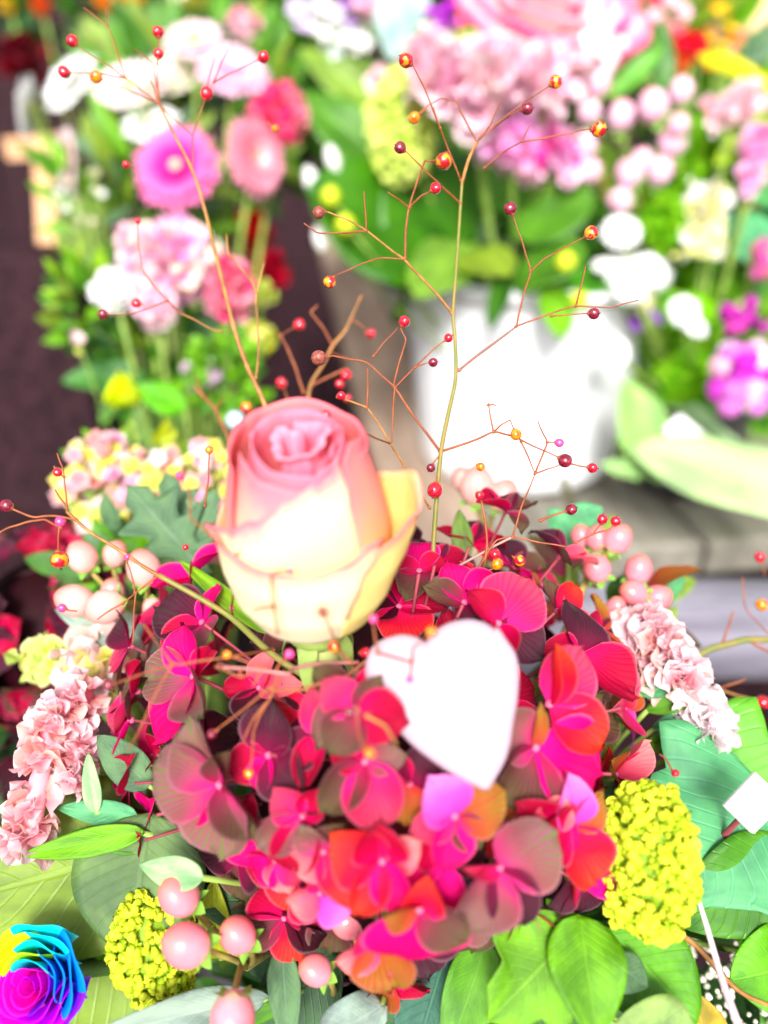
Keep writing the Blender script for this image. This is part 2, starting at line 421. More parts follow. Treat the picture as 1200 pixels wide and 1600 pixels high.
# hydrangea petals: (base, mid, tip, vein colour)
HM = {
 'M': mat_petal((.92, .008, .34), (.84, .001, .25), (.68, .004, .16), .30, (.50, .0, .13)),
 'R': mat_petal((.78, .004, .18), (.50, .002, .07), (.36, .012, .05), .38, (.26, .0, .04)),
 'P': mat_petal((.93, .03, .34), (.80, .04, .19), (.52, .10, .15), .45, (.38, .02, .09)),
 'G': mat_petal((.80, .02, .28), (.34, .08, .13), (.21, .15, .12), .75, (.13, .19, .05), mott=.5, mottcol=(.30, .07, .16)),
 'g': mat_petal((.48, .01, .13), (.17, .04, .06), (.12, .10, .05), .75, (.08, .12, .03), mott=.5, mottcol=(.15, .025, .06)),
 'O': mat_petal((.85, .01, .20), (.78, .018, .07), (.80, .10, .04), .35, (.48, .01, .05)),
 'V': mat_petal((.68, .03, .07), (.40, .16, .03), (.27, .25, .03), .65, (.42, .04, .05), mott=.55, mottcol=(.52, .09, .05)),
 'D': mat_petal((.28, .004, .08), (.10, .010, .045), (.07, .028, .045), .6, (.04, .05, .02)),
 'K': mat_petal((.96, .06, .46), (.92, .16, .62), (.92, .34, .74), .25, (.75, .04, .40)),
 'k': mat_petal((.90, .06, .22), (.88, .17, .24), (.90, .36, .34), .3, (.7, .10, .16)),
 'd': mat_petal((.10, .002, .025), (.04, .002, .014), (.028, .006, .010), .45, (.03, .02, .01)),  # near-black petals that paint the shade between florets
}
HPm = [petal_mesh(wd=.82+.1*(i % 3), cup=.12+.10*(i % 4), tipdrop=.0+.16*(i % 3), point=.4+.4*(i % 2), seed=i, wave=.05+.02*(i % 2), shape=.66) for i in range(12)]
for m in HPm: pass
M_eye = mat_petal((.85, .16, .35), (.90, .22, .42), (.92, .35, .50), .0)
M_gst = mat_plain('pale_stalk', (.30, .05, .07), .5, .2)
eye_me = ball(10, 7, lambda d: 1+.12*cos(4*math.atan2(d.y, d.x))*(1-abs(d.z)))
hyd = empty('hydrangea', 'large crimson and magenta hydrangea head with greyish and olive petals, the centre of the bouquet', 'hydrangea', HC)
put('hydrangea_core', ball(24, 16, lambda d: .052), mat_plain('dark_core', (.03, .004, .008), .8, .1), Matrix.Translation(HC), hyd)  # core colour kept dark, the shade of the gaps put into it
stem('stem', [HC, HC+V((0, .005, -.06)), ANCH], .005, .005, M_dstem, hyd)
ex, ey = S(405, .285)/.0865*1.0, 1
def dome_pt(px, py, lift=0):
    # point of the dome surface seen at that pixel
    d = (FW + RT*((px-600)/F) + UP*((800-py)/F)).normalized()
    oc = CAM - HC; bq = d.dot(oc); rr = HR+lift; disc = bq*bq - (oc.length_squared - rr*rr)
    if disc < 0:
        q = CAM + d*(-bq); n = (q-HC).normalized(); return q, n, False
    q = CAM + d*(-bq - math.sqrt(disc)); return q, (q-HC).normalized(), True
def floret(q, n, Rm, petals, roll=0):
    """petals: (angle in the picture plane, length factor, width factor, colour, lift)"""
    ME = zframe(q, n, 0, Rm*.07)
    e = put('floret', eye_me, M_eye, ME, hyd)
    xr = (RT - n*RT.dot(n)).normalized(); yu = n.cross(xr)
    for an, ln, wdf, ck, lf in petals:
        if ck in 'MRP' and random.random() < .16: ck = random.choice('gDgV')
        a = R(an); d = (xr*cos(a) + yu*sin(a))
        d = (d*cos(R(lf)) + n*sin(R(lf))).normalized()
        M = frame(q + n*Rm*.01*rnd(.2, 2.4), d, n, rnd(-.12, .12))
        M = M @ Matrix.Diagonal((ln*Rm*wdf, ln*Rm, ln*Rm, 1))
        put('petal', random.choice(HPm), HM[ck], M, e)
    # its thin stalk, joined to the eye as a small bead chain toward the core
    return e
FL = [  # px, py, radius px, lift m, nudge of the normal (x right, y up), petals
 (344,1226,110,.010,(0,0),[(112,1.05,.75,'G',18),(170,1.15,1.05,'G',4),(222,.95,.62,'M',-2),(272,1.05,1.25,'G',-4),(318,.95,.6,'M',2),(58,.7,.7,'g',20)]),
 (303,1057,92,.006,(-.3,.1),[(95,.95,1.1,'M',10),(172,1.15,1.0,'G',4),(242,1.25,1.25,'M',0),(312,1.15,.9,'G',0),(20,.8,.8,'R',4)]),
 (316,973,80,.004,(0,.2),[(150,1.3,1.1,'R',6),(212,1.05,1.0,'R',0),(285,1.1,1.1,'G',8),(55,.8,.9,'M',5)]),
 (473,1275,82,.006,(0,0),[(135,.8,.9,'P',15),(215,1.0,.9,'G',0),(262,1.15,.8,'R',0),(330,.8,.8,'d',5),(50,.9,.8,'R',10)]),
 (545,1095,90,.010,(0,.1),[(140,.85,.85,'P',10),(238,1.0,.85,'G',0),(300,.9,.9,'R',-4),(345,1.15,1.15,'O',12),(75,.6,.8,'G',12)]),
 (570,1190,90,.010,(0,0),[(226,1.1,.8,'g',2),(288,1.15,1.1,'P',-2),(10,.75,.7,'G',14),(160,.7,.8,'R',5)]),
 (710,1275,95,.012,(0,0),[(125,.9,1.1,'K',12),(195,.8,.9,'P',0),(25,.95,1.0,'V',10),(255,.9,.9,'M',0),(310,.7,.9,'R',0)]),
 (780,1355,98,.014,(0,0),[(236,1.15,.85,'G',0),(292,1.15,.75,'M',4),(32,1.1,1.3,'G',8),(168,.75,.35,'P',10)]),
 (858,1100,100,.010,(.1,0),[(62,1.05,1.15,'P',8),(8,1.2,1.0,'R',0),(322,1.1,1.0,'O',2),(100,1.0,.35,'O',26)]),
 (836,1168,105,.008,(.1,-.1),[(150,.9,1.0,'G',0),(338,1.3,1.15,'M',0),(235,1.0,1.1,'g',-4),(90,.7,.4,'R',20)]),
 (905,1025,92,.006,(.1,.1),[(88,1.1,1.0,'P',4),(185,.8,.8,'R',0),(325,1.15,1.1,'R',0),(240,.8,.8,'M',0)]),
 (778,975,92,.006,(0,.2),[(55,1.1,1.35,'P',12),(325,1.0,1.1,'D',0),(262,1.0,.6,'R',4),(140,.8,.9,'R',10)]),
 (725,942,82,.002,(0,.2),[(35,.9,.9,'M',8),(110,.9,1.0,'M',0),(175,.9,.8,'R',8),(275,.7,.8,'R',0),(325,.8,.7,'D',5)]),
 (655,893,78,-.002,(0,.2),[(105,.95,1.1,'M',10),(250,.85,.9,'g',0),(15,.7,.8,'R',10),(165,.7,.9,'R',5)]),
 (890,1290,90,.010,(.1,-.1),[(98,1.0,.8,'K',15),(175,.9,1.1,'R',15),(290,1.1,1.1,'O',0),(40,.9,.8,'P',5),(215,.7,.9,'K',10)]),
 (905,1380,85,.006,(.1,-.2),[(275,.95,1.2,'D',0),(30,.9,1.0,'M',4),(110,.8,1.1,'O',16),(190,.8,.9,'P',5)]),
 (845,1290,80,.008,(0,0),[(140,.9,1.1,'R',18),(60,.8,1.1,'k',24),(250,.8,1.0,'O',0),(330,.9,1.0,'M',10)]),
 (597,1345,95,.012,(0,-.1),[(95,.9,1.1,'R',22),(150,1.0,1.1,'O',10),(30,.75,.9,'k',16),(240,.95,.7,'O',10),(300,.8,.9,'M',12)]),
 (690,1345,92,.006,(0,0),[(120,.8,1.0,'R',14),(255,1.1,1.0,'M',2),(185,.9,.8,'M',0),(20,.9,.9,'d',5)]),
 (655,1420,105,.014,(0,-.2),[(262,1.1,1.45,'M',4),(160,.7,.9,'V',22),(325,.9,1.0,'R',0),(80,.7,.9,'O',20)]),
 (590,1470,90,.006,(0,-.3),[(285,1.05,1.3,'V',4),(110,.8,.9,'P',12),(210,.9,1.0,'k',0),(20,.9,1.0,'R',0)]),
 (505,1330,85,.008,(-.1,-.1),[(120,.75,1.1,'G',18),(55,.9,1.0,'P',14),(310,1.2,.8,'O',5),(215,.8,1.0,'k',0)]),
 (500,1395,70,.004,(-.1,-.2),[(200,.8,1.1,'k',8),(270,.8,1.1,'K',0),(340,.9,1.0,'K',0),(90,.7,.8,'P',12)]),
 (975,1105,90,.0,(.3,0),[(350,1.0,.7,'O',0),(55,.8,.8,'V',8),(300,.75,.7,'K',12),(190,.9,.9,'P',5),(125,.9,.6,'k',10)]),
 (960,1210,88,.0,(.2,0),[(40,.9,.9,'k',10),(340,1.0,1.1,'O',0),(260,.9,.9,'R',0),(150,.9,.9,'M',5)]),
 (240,1180,85,.0,(-.3,0),[(188,1.05,.5,'M',5),(120,.8,.8,'P',10),(250,.9,.8,'G',0),(20,.8,.9,'R',5)]),
 (240,1275,85,.0,(-.3,-.1),[(175,.95,.42,'K',5),(235,1.0,.8,'V',0),(290,.8,.9,'O',0),(60,.9,.9,'M',5)]),
 (405,1075,72,-.004,(0,.1),[(60,.9,.8,'k',15),(0,1.05,.55,'k',8),(180,.8,.8,'R',0),(270,.9,1.1,'d',-5)]),
 (420,1180,88,.004,(0,0),[(80,1.05,1.2,'D',5),(320,1.0,1.2,'D',0),(200,.9,1.0,'R',0),(260,.7,.8,'M',5)]),
 (500,1150,80,.004,(0,0),[(95,1.0,.75,'P',8),(215,1.0,.9,'D',0),(250,1.1,.55,'R',10),(10,.8,.8,'R',0)]),
 (640,1225,82,.004,(0,0),[(265,.8,1.2,'V',2),(60,.9,1.0,'D',10),(150,.9,1.0,'R',5)]),
 (790,1225,80,.002,(0,0),[(20,.8,1.0,'g',2),(75,.8,.9,'G',8),(300,.9,.9,'R',0),(230,.8,1,'V',5)]),
 (870,955,70,.0,(.1,.2),[(60,.9,.9,'O',18),(120,.8,.8,'g',5),(300,.9,.9,'O',10),(0,.8,.7,'R',0)]),
 (940,985,75,-.002,(.2,.2),[(95,1.0,.7,'V',10),(300,.9,1.0,'V',5),(20,.8,.8,'D',0),(200,.8,.8,'R',0)]),
 (800,890,75,-.004,(0,.3),[(20,.9,.9,'g',8),(110,.9,.9,'D',5),(190,.9,.9,'P',0),(300,.8,.9,'R',0)]),
 (735,850,72,-.004,(0,.4),[(100,.8,.8,'D',10),(20,.9,.9,'R',5),(190,.9,.8,'R',5),(290,.8,.9,'O',0)]),
 (875,870,68,-.006,(.2,.4),[(70,.9,.9,'O',5),(150,.9,.9,'D',5),(0,.9,.9,'k',5),(270,.8,.9,'g',0)]),
 (790,800,65,-.004,(.1,.5),[(110,.9,.9,'D',5),(30,.9,.9,'g',5),(200,.9,.9,'R',5),(300,.8,.9,'P',0)]),
 (255,975,78,-.004,(-.2,.2),[(170,.9,1.0,'R',5),(100,.9,.9,'P',5),(230,.9,.9,'G',0),(0,.8,.9,'R',0)]),
 (215,1080,78,-.006,(-.3,.1),[(120,.9,1.0,'G',5),(180,.9,.9,'D',5),(240,.9,.9,'P',0),(30,.8,.9,'R',0)]),
 (300,900,74,-.004,(-.1,.4),[(100,.9,1.0,'P',5),(180,.9,.9,'M',5),(10,1.1,.9,'M',0),(280,.8,.9,'R',0)]),
 (395,1290,75,.0,(-.1,-.1),[(280,1.0,1.0,'M',0),(0,.9,.9,'R',5),(190,.9,1.0,'M',0),(90,.7,.9,'R',0)]),
 (430,1345,70,.0,(-.1,-.2),[(290,.9,1.0,'k',0),(0,.9,.9,'P',5),(220,.9,1.0,'M',0)]),
 (720,1430,70,-.002,(0,-.2),[(265,.9,1.0,'D',0),(330,.9,.9,'G',5),(200,.8,.9,'R',0)]),
 (820,1420,78,-.002,(0,-.2),[(285,1.0,.8,'V',0),(240,.9,.8,'G',5),(340,.9,1.0,'D',0)]),
 (205,1225,84,-.004,(-.4,0),[(160,1.15,.7,'M',0),(205,1.2,.8,'P',0),(260,.9,.8,'G',0),(60,.8,.8,'R',8)]),
 (205,1125,82,-.004,(-.4,.1),[(150,1.1,.8,'R',0),(200,1.15,.8,'G',0),(260,.9,.8,'M',0),(60,.8,.8,'g',8)]),
 (222,1315,78,-.004,(-.3,-.2),[(180,.9,.6,'k',0),(235,1.1,.9,'O',0),(285,1.0,.9,'P',0),(60,.8,.8,'R',8)]),
 (680,880,74,-.006,(0,.3),[(20,.9,.9,'R',5),(110,.9,.9,'D',8),(190,1.0,.9,'M',5),(270,.9,.9,'R',0)]),
 (845,915,74,-.004,(.1,.3),[(40,.9,.9,'P',8),(130,.9,.9,'V',8),(210,.9,.9,'M',5),(300,.9,.9,'R',0)]),
 (610,1530,74,-.006,(0,-.4),[(240,1.0,.9,'V',5),(290,1.1,1.1,'k',0),(340,.9,.9,'R',0),(90,.8,.8,'P',5)]),
 (205,1010,76,-.006,(-.4,.2),[(110,1.0,.9,'D',5),(175,1.1,.9,'P',0),(235,1.0,.9,'g',0),(20,.8,.8,'R',8)]),
 (375,935,66,-.010,(-.1,.3),[(100,.9,.9,'D',5),(185,1.0,.9,'R',0),(265,1.0,.9,'g',0),(20,.8,.8,'R',8)]),
 (450,985,66,-.012,(-.1,.2),[(180,1.1,.9,'D',0),(120,.9,.8,'d',5),(250,.9,1.0,'g',0)]),
]
used = []
for px, py, rp, lf, nd, pet in FL:
    q, n, ok = dome_pt(px, py, lf-.009)
    n = (n*.8 + RT*nd[0] + UP*nd[1] - FW*.35).normalized()
    z = (q-CAM).dot(FW); used.append((px, py))
    floret(q, n, S(rp, z), pet)
# deeper florets fill the gaps, mostly in dark colours that paint the shade there
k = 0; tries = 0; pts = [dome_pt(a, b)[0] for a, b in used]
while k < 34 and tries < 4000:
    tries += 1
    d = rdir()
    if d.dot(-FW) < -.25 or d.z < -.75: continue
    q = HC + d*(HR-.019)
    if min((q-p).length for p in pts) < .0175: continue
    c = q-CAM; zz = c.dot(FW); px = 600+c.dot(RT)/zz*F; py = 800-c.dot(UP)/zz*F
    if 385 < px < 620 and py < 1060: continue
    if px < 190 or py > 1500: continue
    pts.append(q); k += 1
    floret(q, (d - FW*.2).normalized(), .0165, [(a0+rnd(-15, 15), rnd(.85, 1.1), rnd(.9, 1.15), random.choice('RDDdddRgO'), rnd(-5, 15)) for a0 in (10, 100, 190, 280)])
# thin stalks of the florets, one mesh
sm = []
for p in pts: sm.append((tube([p - (p-HC).normalized()*.001, p*.5+HC*.5+V((0, 0, -.004)), HC], .0005, .0009, 5, 3), Matrix()))
o = put('floret_stalks', join([(m, Matrix.Translation(-HC)) for m, _ in sm]), M_gst, Matrix.Translation(HC), hyd); o['kind'] = 'stuff'

# ---- the rose ---------------------------------------------------------------
RZ = .222; pxm = RZ/F
R0 = P(494, 972, RZ)
axis = (V((0, 0, 1)) + V((-.04, -.02, 0))).normalized()
RU = 116*pxm; RH = 318*pxm
rx = (RT - axis*RT.dot(axis)).normalized(); ry = axis.cross(rx)      # ry away from the camera
rose = empty('rose', 'large cream rose with pink rimmed petals standing above the red hydrangea', 'rose', R0)
RM = Matrix((rx, ry, axis)).transposed().to_4x4(); RM = Matrix.Translation(R0) @ RM
def rprof(t):
    pts = [(0, .30), (.05, .55), (.12, .75), (.25, .93), (.42, 1.02), (.58, 1.02), (.75, .96), (.9, .88), (1.0, .80), (1.1, .74)]
    for (a, x), (b, y) in zip(pts, pts[1:]):
        if a <= t <= b:
            s = (t-a)/(b-a); s = s*s*(3-2*s) if 0 else s; return x+(y-x)*s
    return pts[-1][1]
def rclose(t):
    return rprof(.55) - .78*max(0, t-.55)**1.25*1.35
def interp(cp, x):
    if x <= cp[0][0]: return cp[0][1]
    for (a, p), (b, q) in zip(cp, cp[1:]):
        if a <= x <= b:
            s = (x-a)/(b-a); s = s*s*(3-2*s); return p+(q-p)*s
    return cp[-1][1]
def rose_petal(cp, sc, mat, curl=.06, curlw=.10, flare=None, z0=0, seed=0, wav=.008, nu=40, nv=30, close=1.0):
    """cp: rim height over angle; angle 0 faces the camera, + is to the right of the picture"""
    a0, a1 = cp[0][0], cp[-1][0]
    def f(u, v):
        phi = a0 + (a1-a0)*u; H = interp(cp, phi)
        t = z0 + (H-z0)*v
        r = (rprof(max(0, t)) + (rclose(t)-rprof(t))*close)*sc if t > .55 else rprof(max(0, t))*sc
        d = (1-v)*(H-z0)
        cu = max(0, 1-d/curlw) ** 2
        r += curl*cu + wav*sin(phi*.07+seed*2)*v + wav*.6*sin(phi*.19+seed)*v*v
        if flare: r += flare(phi, v, t)
        t2 = t - cu*curl*.25
        an = R(phi)
        return V((r*RU*sin(an), -r*RU*cos(an), t2*RH))
    o = put('petal', grid(nu, nv, f, 'rose_petal'), mat, RM, rose); solid(o, .0006); return o
def rmat(a, b, c, d, s1, s2, s3):
    key = ('r', a, b, c, d, s1, s2, s3)
    if key in _mc: return _mc[key]
    g = N('rose_petal'); tc = g.n('ShaderNodeTexCoord'); sx = g.n('ShaderNodeSeparateXYZ'); g.l(tc.outputs['UV'], sx.inputs[0])
    nz = g.noise(3.5, 4, tc.outputs['UV'], .6)
    vv = g.math('ADD', sx.outputs[1], g.math('MULTIPLY', g.math('SUBTRACT', nz, .5), .30))
    col = g.ramp(vv, [(0, a), (s1, b), (s2, c), (s3, d)])
    wv = g.n('ShaderNodeTexNoise'); mp = g.n('ShaderNodeMapping'); mp.inputs['Scale'].default_value = (60, 3, 1); g.l(tc.outputs['UV'], mp.inputs[0]); g.l(mp.outputs[0], wv.inputs[0]); wv.inputs['Detail'].default_value = 4
    fine = wv.outputs[0]
    col = g.mix(g.math('MULTIPLY', g.band(fine, .5, .8), .12), col, c4(tuple(x*.75 for x in b)))
    _mc[key] = finish(g, col, .55, .2, .22, fine, .12, .0006); return _mc[key]
cream, ivory, yel, pink, hot = (.92, .82, .38), (.98, .89, .62), (.96, .68, .16), (.90, .24, .28), (.92, .14, .30)
m_out = rmat((.72, .68, .22), ivory, (.96, .82, .50), (.86, .30, .30), .2, .82, 1.0)
m_mid = rmat(yel, (.95, .60, .22), (.96, .78, .48), (.88, .25, .32), .5, .84, 1.0)
m_right = rmat((.80, .72, .18), (.93, .78, .28), (.96, .76, .26), (.85, .30, .24), .3, .86, 1.0)
m_fold = rmat(yel, (.95, .48, .10), (.94, .36, .24), (.88, .22, .26), .45, .72, .98)
m_left = rmat(cream, (.95, .55, .30), (.93, .32, .26), (.90, .18, .22), .5, .80, .98)
m_lin = rmat(cream, (.95, .70, .42), (.95, .48, .34), (.92, .22, .28), .5, .74, .96)
m_in = rmat((.95, .45, .26), (.94, .30, .25), (.93, .18, .22), (.92, .20, .30), .5, .8, 1.0)
m_core = rmat((.90, .08, .16), (.90, .09, .20), (.93, .17, .28), (.95, .32, .44), .5, .85, 1.0)
# inside to outside
rose_petal([(-180, 1.02), (0, 1.05), (180, 1.02)], .10, m_core, .0, .1, seed=1, close=0)
rose_petal([(-150, 1.05), (-60, 1.00), (20, .98), (60, .90)], .24, m_core, .12, .07, seed=2, close=0, wav=.03)
rose_petal([(-30, 1.0), (30, 1.03), (110, 1.07), (190, 1.05)], .36, m_core, .14, .08, seed=3, close=0, wav=.035)
rose_petal([(-2, .84), (12, .93), (50, .99), (90, 1.02), (130, 1.0)], .50, m_in, .12, .09, seed=22, close=0, wav=.03)
rose_petal([(-105, 1.04), (-60, 1.0), (-20, .955), (10, .94), (25, .93)], .80, m_in, .03, .06, seed=5)
rose_petal([(10, .90), (40, .96), (90, 1.02), (130, 1.02)], .84, m_in, .03, .06, seed=6)
rose_petal([(120, 1.03), (170, 1.07), (215, 1.07), (260, 1.03)], .62, m_in, .08, .10, seed=7, close=0)
rose_petal([(-76, .98), (-58, .975), (-25, .93), (10, .90), (45, .95), (70, .98)], .95, m_lin, .03, .06, seed=8, close=.85)
rose_petal([(-150, 1.02), (-110, 1.04), (-80, 1.0), (-58, .96), (-52, .70)], .97, m_left, .05, .10, seed=9, close=.25)
rose_petal([(70, .98), (130, 1.04), (180, 1.09), (225, 1.07), (262, 1.0)], .94, m_left, .08, .12, seed=10, close=.15)
rose_petal([(-88, .62), (-60, .68), (-30, .78), (-5, .87), (18, .925), (36, .94), (43, 1.0), (48, 1.02)], 1.0, m_mid, .055, .045, seed=11, close=.8,
           flare=lambda phi, v, t: .20*max(0, (-55-phi)/33)**1.5*v**6 if phi < -55 else 0)
rose_petal([(42, .82), (47, 1.0), (60, 1.04), (85, 1.02), (110, .96), (135, .9)], 1.03, m_fold, .03, .06, seed=12, close=.45)
rose_petal([(-97, .58), (-80, .62), (-50, .62), (-20, .60), (5, .585), (30, .60), (48, .635), (62, .62)], 1.055, m_out, .085, .045, seed=13,
           flare=lambda phi, v, t: .16*max(0, (-66-phi)/31)**1.5*v**6 if phi < -66 else 0)
rose_petal([(28, .30), (33, .42), (42, .53), (60, .60), (85, .66), (100, .78), (120, .72), (150, .6)], 1.085, m_right, .05, .04, seed=14, wav=.016,
           flare=lambda phi, v, t: .42*math.exp(-((phi-98)/24)**2)*max(0, v-.35)**1.3*1.9)
rose_petal([(-200, .55), (-150, .7), (-110, .66), (-92, .56)], 1.07, m_right, .08, .1, seed=15)
# receptacle, sepals and stalk
M_sep = mat_plain('sepal_green', (.30, .42, .10), .5, .3, .3, 90)
put('receptacle', ball(20, 12), M_sep, RM @ Matrix.Translation((0, 0, -.002)) @ Matrix.Diagonal((.0088, .0088, .006, 1)), rose)
sepm = leaf_mesh(.32, .5, .1, .3, seed=4)
for i in range(5):
    an = R(72*i+40); d = rx*cos(an)+ry*sin(an)
    put('sepal', sepm, M_sep, frame(R0 - axis*.001 + d*.006, (d - axis*1.1).normalized(), d, 0, .017), rose)
M_rst = mat_plain('rose_stalk', (.50, .58, .20), .5, .3, .2, 120, col2=(.62, .40, .22))
stem('stem', [R0, R0-axis*.018, R0-axis*.045+V((0, .006, 0)), R0.lerp(ANCH, .6)+V((0, .01, 0)), ANCH], .0066, .0058, M_rst, rose, 14)

# ---- heart ------------------------------------------------------------------
HZ = .196
hp_px = [(664,1003),(676,988),(700,973),(732,967),(757,973),(772,982),(778,980),(792,1000),(806,1022),(811,1050),(809,1090),(803,1125),(799,1152),(797,1164),(789,1190),(776,1214),(766,1231),(757,1235),(744,1230),(715,1215),(680,1193),(652,1172),(631,1152),(612,1130),(592,1105),(577,1078),(570,1050),(574,1025),(586,1006),(605,996),(628,991),(650,995)]
hc = P(700, 1095, HZ)
hn = (-FW*.88 + UP*.22 + RT*(-.02)).normalized()
hx = (RT - hn*RT.dot(hn)).normalized(); hy = hn.cross(hx)
HMx = Matrix.Translation(hc) @ Matrix((hx, hy, hn)).transposed().to_4x4()
inv = HMx.inverted(); loc = []
for x, y in hp_px:
    d = FW + RT*((x-600)/F) + UP*((800-y)/F); t = (hc-CAM).dot(hn)/d.dot(hn); loc.append(inv @ (CAM + d*t))
sp = spline(loc + [loc[0]], 4)[:-1]
cx = sum((p for p in sp), V())/len(sp); n = len(sp)
vs, fs = [], []; rings = [(1.0, -.0022), (1.0, .0), (.985, .0018), (.95, .0030), (.85, .0040), (.6, .0048), (.3, .0052)]
for s, z in [(.97, -.0032)] + rings:
    for p in sp:
        q = cx + (p-cx)*s; vs.append(V((q.x, q.y, z)))
vs.append(V((cx.x, cx.y, .0053))); vs.append(V((cx.x, cx.y, -.0032)))
m = len(rings)+1
for j in range(m-1):
    for i in range(n): fs.append((j*n+i, j*n+(i+1) % n, (j+1)*n+(i+1) % n, (j+1)*n+i))
for i in range(n):
    fs.append(((m-1)*n+i, (m-1)*n+(i+1) % n, m*n)); fs.append(((i+1) % n, i, m*n+1))
heart = empty('heart_pick', 'white heart on a thin pick stuck into the red hydrangea', 'heart', hc)
M_heart = mat_plain('heart_white', (.45, .33, .40), .55, .25, .03, 60, bstr=.08)
put('heart_body', mk(vs, fs), M_heart, HMx, heart)
stem('pick', [hc - hn*.003, HC.lerp(hc, .4), HC], .0012, .0012, mat_plain('pick_wood', (.6, .45, .25), .6, .2), heart)
for a_, l_, c_, px, py, dz in ((5, 92, 'R', 556, 1112, -.002), (35, 50, 'g', 560, 1075, 0)):
    pass
# two petals of the nearest floret lie over the left edge of the heart
q = P(556, 1110, HZ-.006); e = put('floret', eye_me, M_eye, zframe(q, -FW, 0, .0013), hyd)
for an, ln, ck, wd_ in ((-12, 84, 'R', 1.3), (52, 66, 'g', .75), (140, 70, 'P', .9), (238, 80, 'g', 1.0)):
    d = RT*cos(R(an)) + UP*sin(R(an)); L = S(ln, HZ)
    M = frame(q, d, -FW, .1) @ Matrix.Diagonal((L*wd_, L, L, 1)); put('petal', HPm[an % 12], HM[ck], M, e)
# ---- berry sprays -----------------------------------------------------------
M_tw_g = mat_plain('spray_stem_green', (.17, .19, .035), .45, .3, .2, 200, col2=(.26, .20, .05))
M_tw_r = mat_plain('spray_twig_red', (.24, .055, .022), .45, .3, .3, 200, col2=(.34, .10, .035))
M_tw_o = mat_plain('spray_twig_ochre', (.36, .16, .045), .45, .3, .3, 200)
M_br = {
 'r': mat_plain('berry_red', (.62, .008, .03), .16, .6, .5, 2.0, coat=.6),
 'd': mat_plain('berry_dark', (.20, .01, .03), .16, .6, .4, 2.0, coat=.6),
 'b': mat_plain('berry_brown', (.26, .07, .05), .4, .4, .4, 3),
 'p': mat_plain('berry_pink', (.85, .06, .25), .3, .5, .2, 2, coat=.4),
 'o': mat_plain('berry_orange', (.95, .30, .005), .18, .6, .1, 1.5, coat=.6, col2=(.90, .10, .005)),
 'x': mat_plain('berry_half', (.92, .30, .01), .18, .6, .1, .9, coat=.6, col2=(.50, .01, .02), lo=.46, hi=.54),
}
M_tip = mat_plain('berry_tip', (.05, .02, .015), .5, .3)
berry_me = ball(14, 10, lambda d: 1 + .05*cos(3*math.atan2(d.y, d.x))*(1-d.z*d.z) - .10*max(0, d.z)**6)
tipn = join([(tube([(0, 0, 0), (.05, 0, .14), (.16, .02, .26)], .13, .04, 5, 2), Matrix.Translation((0, 0, .92))),
             (tube([(0, 0, 0), (-.06, .03, .12), (-.14, .06, .2)], .09, .03, 5, 2), Matrix.Translation((0, 0, .92)))])
cal_me = ball(8, 5)
def spray(label, stems, twigs, berries, zdef):
    """stems: [(pts (px,py[,z]), r0, r1, mat)], twigs the same, berries: (px,py,r px,kind[,z], from px,py)"""
    def W(p, z): return P(p[0], p[1], p[2] if len(p) > 2 else z)
    L = W(stems[0][0][0], zdef)
    t = empty('berry_spray', label, 'berry spray', L, 'thin branching sprays with tiny berries')
    nodes = []
    for pts, r0, r1, m in stems:
        stem('stem', [W(p, zdef) for p in pts], r0, r1, m, t, 8, 4)
    for pts, r0, r1, m in twigs:
        ww = [W(p, zdef) for p in pts]
        q0 = [ww[0]]
        for a_, b_ in zip(ww, ww[1:]):
            q0.append((a_+b_)/2 + rdir()*(b_-a_).length*.018); q0.append(b_)
        o = stem('twig', q0, r0, r1, m, t, 6, 3)
        # small swollen joint at the fork and at the bare end
        put('joint', cal_me, m, zframe(ww[0], ww[1]-ww[0], 0, (r0*1.5, r0*1.5, r0*2)), o)
        nodes.append((ww[-1], ww[-1]-ww[-2], r1, m))
    for b_ in berries:
        x, y, r, kd = b_[:4]; z = b_[4] if len(b_) > 4 and b_[4] else zdef
        q = P(x, y, z); rad = S(r, z)
        near = min(nodes, key=lambda nn: (nn[0]-q).length) if nodes else None
        d = rdir()
        if near and (near[0]-q).length < rad*3.2:
            d = (q - near[0]); d = d if d.length > rad*.3 else near[1]; d = d.normalized()
            if (near[0]-q).length > rad*1.05: stem('pedicel', [near[0], q - d*rad*.8], near[2], near[2]*1.4, near[3], t, 6, 1)
        if b_[5:]:
            fx = P(b_[5], b_[6], z); d = (q-fx).normalized(); stem('pedicel', [fx, (fx+q)/2+rdir()*rad*.3, q-d*rad*.8], .00022, .0003, M_tw_r, t, 6, 3)
        bo = put('berry', berry_me, M_br[kd], zframe(q, d, rnd(0, 6), (rad, rad, rad*rnd(.95, 1.12))), t)
        put('berry_tip', tipn, M_tip, zframe(q, d, rnd(0, 6), rad), bo)
        put('calyx', cal_me, M_tw_r, zframe(q-d*rad*.95, d, 0, (rad*.4, rad*.4, rad*.28)), bo)
    return t
mm = .001
def T_(pts, r0=.34, r1=.2, m=None): return (pts, r0*mm, r1*mm, m or M_tw_r)
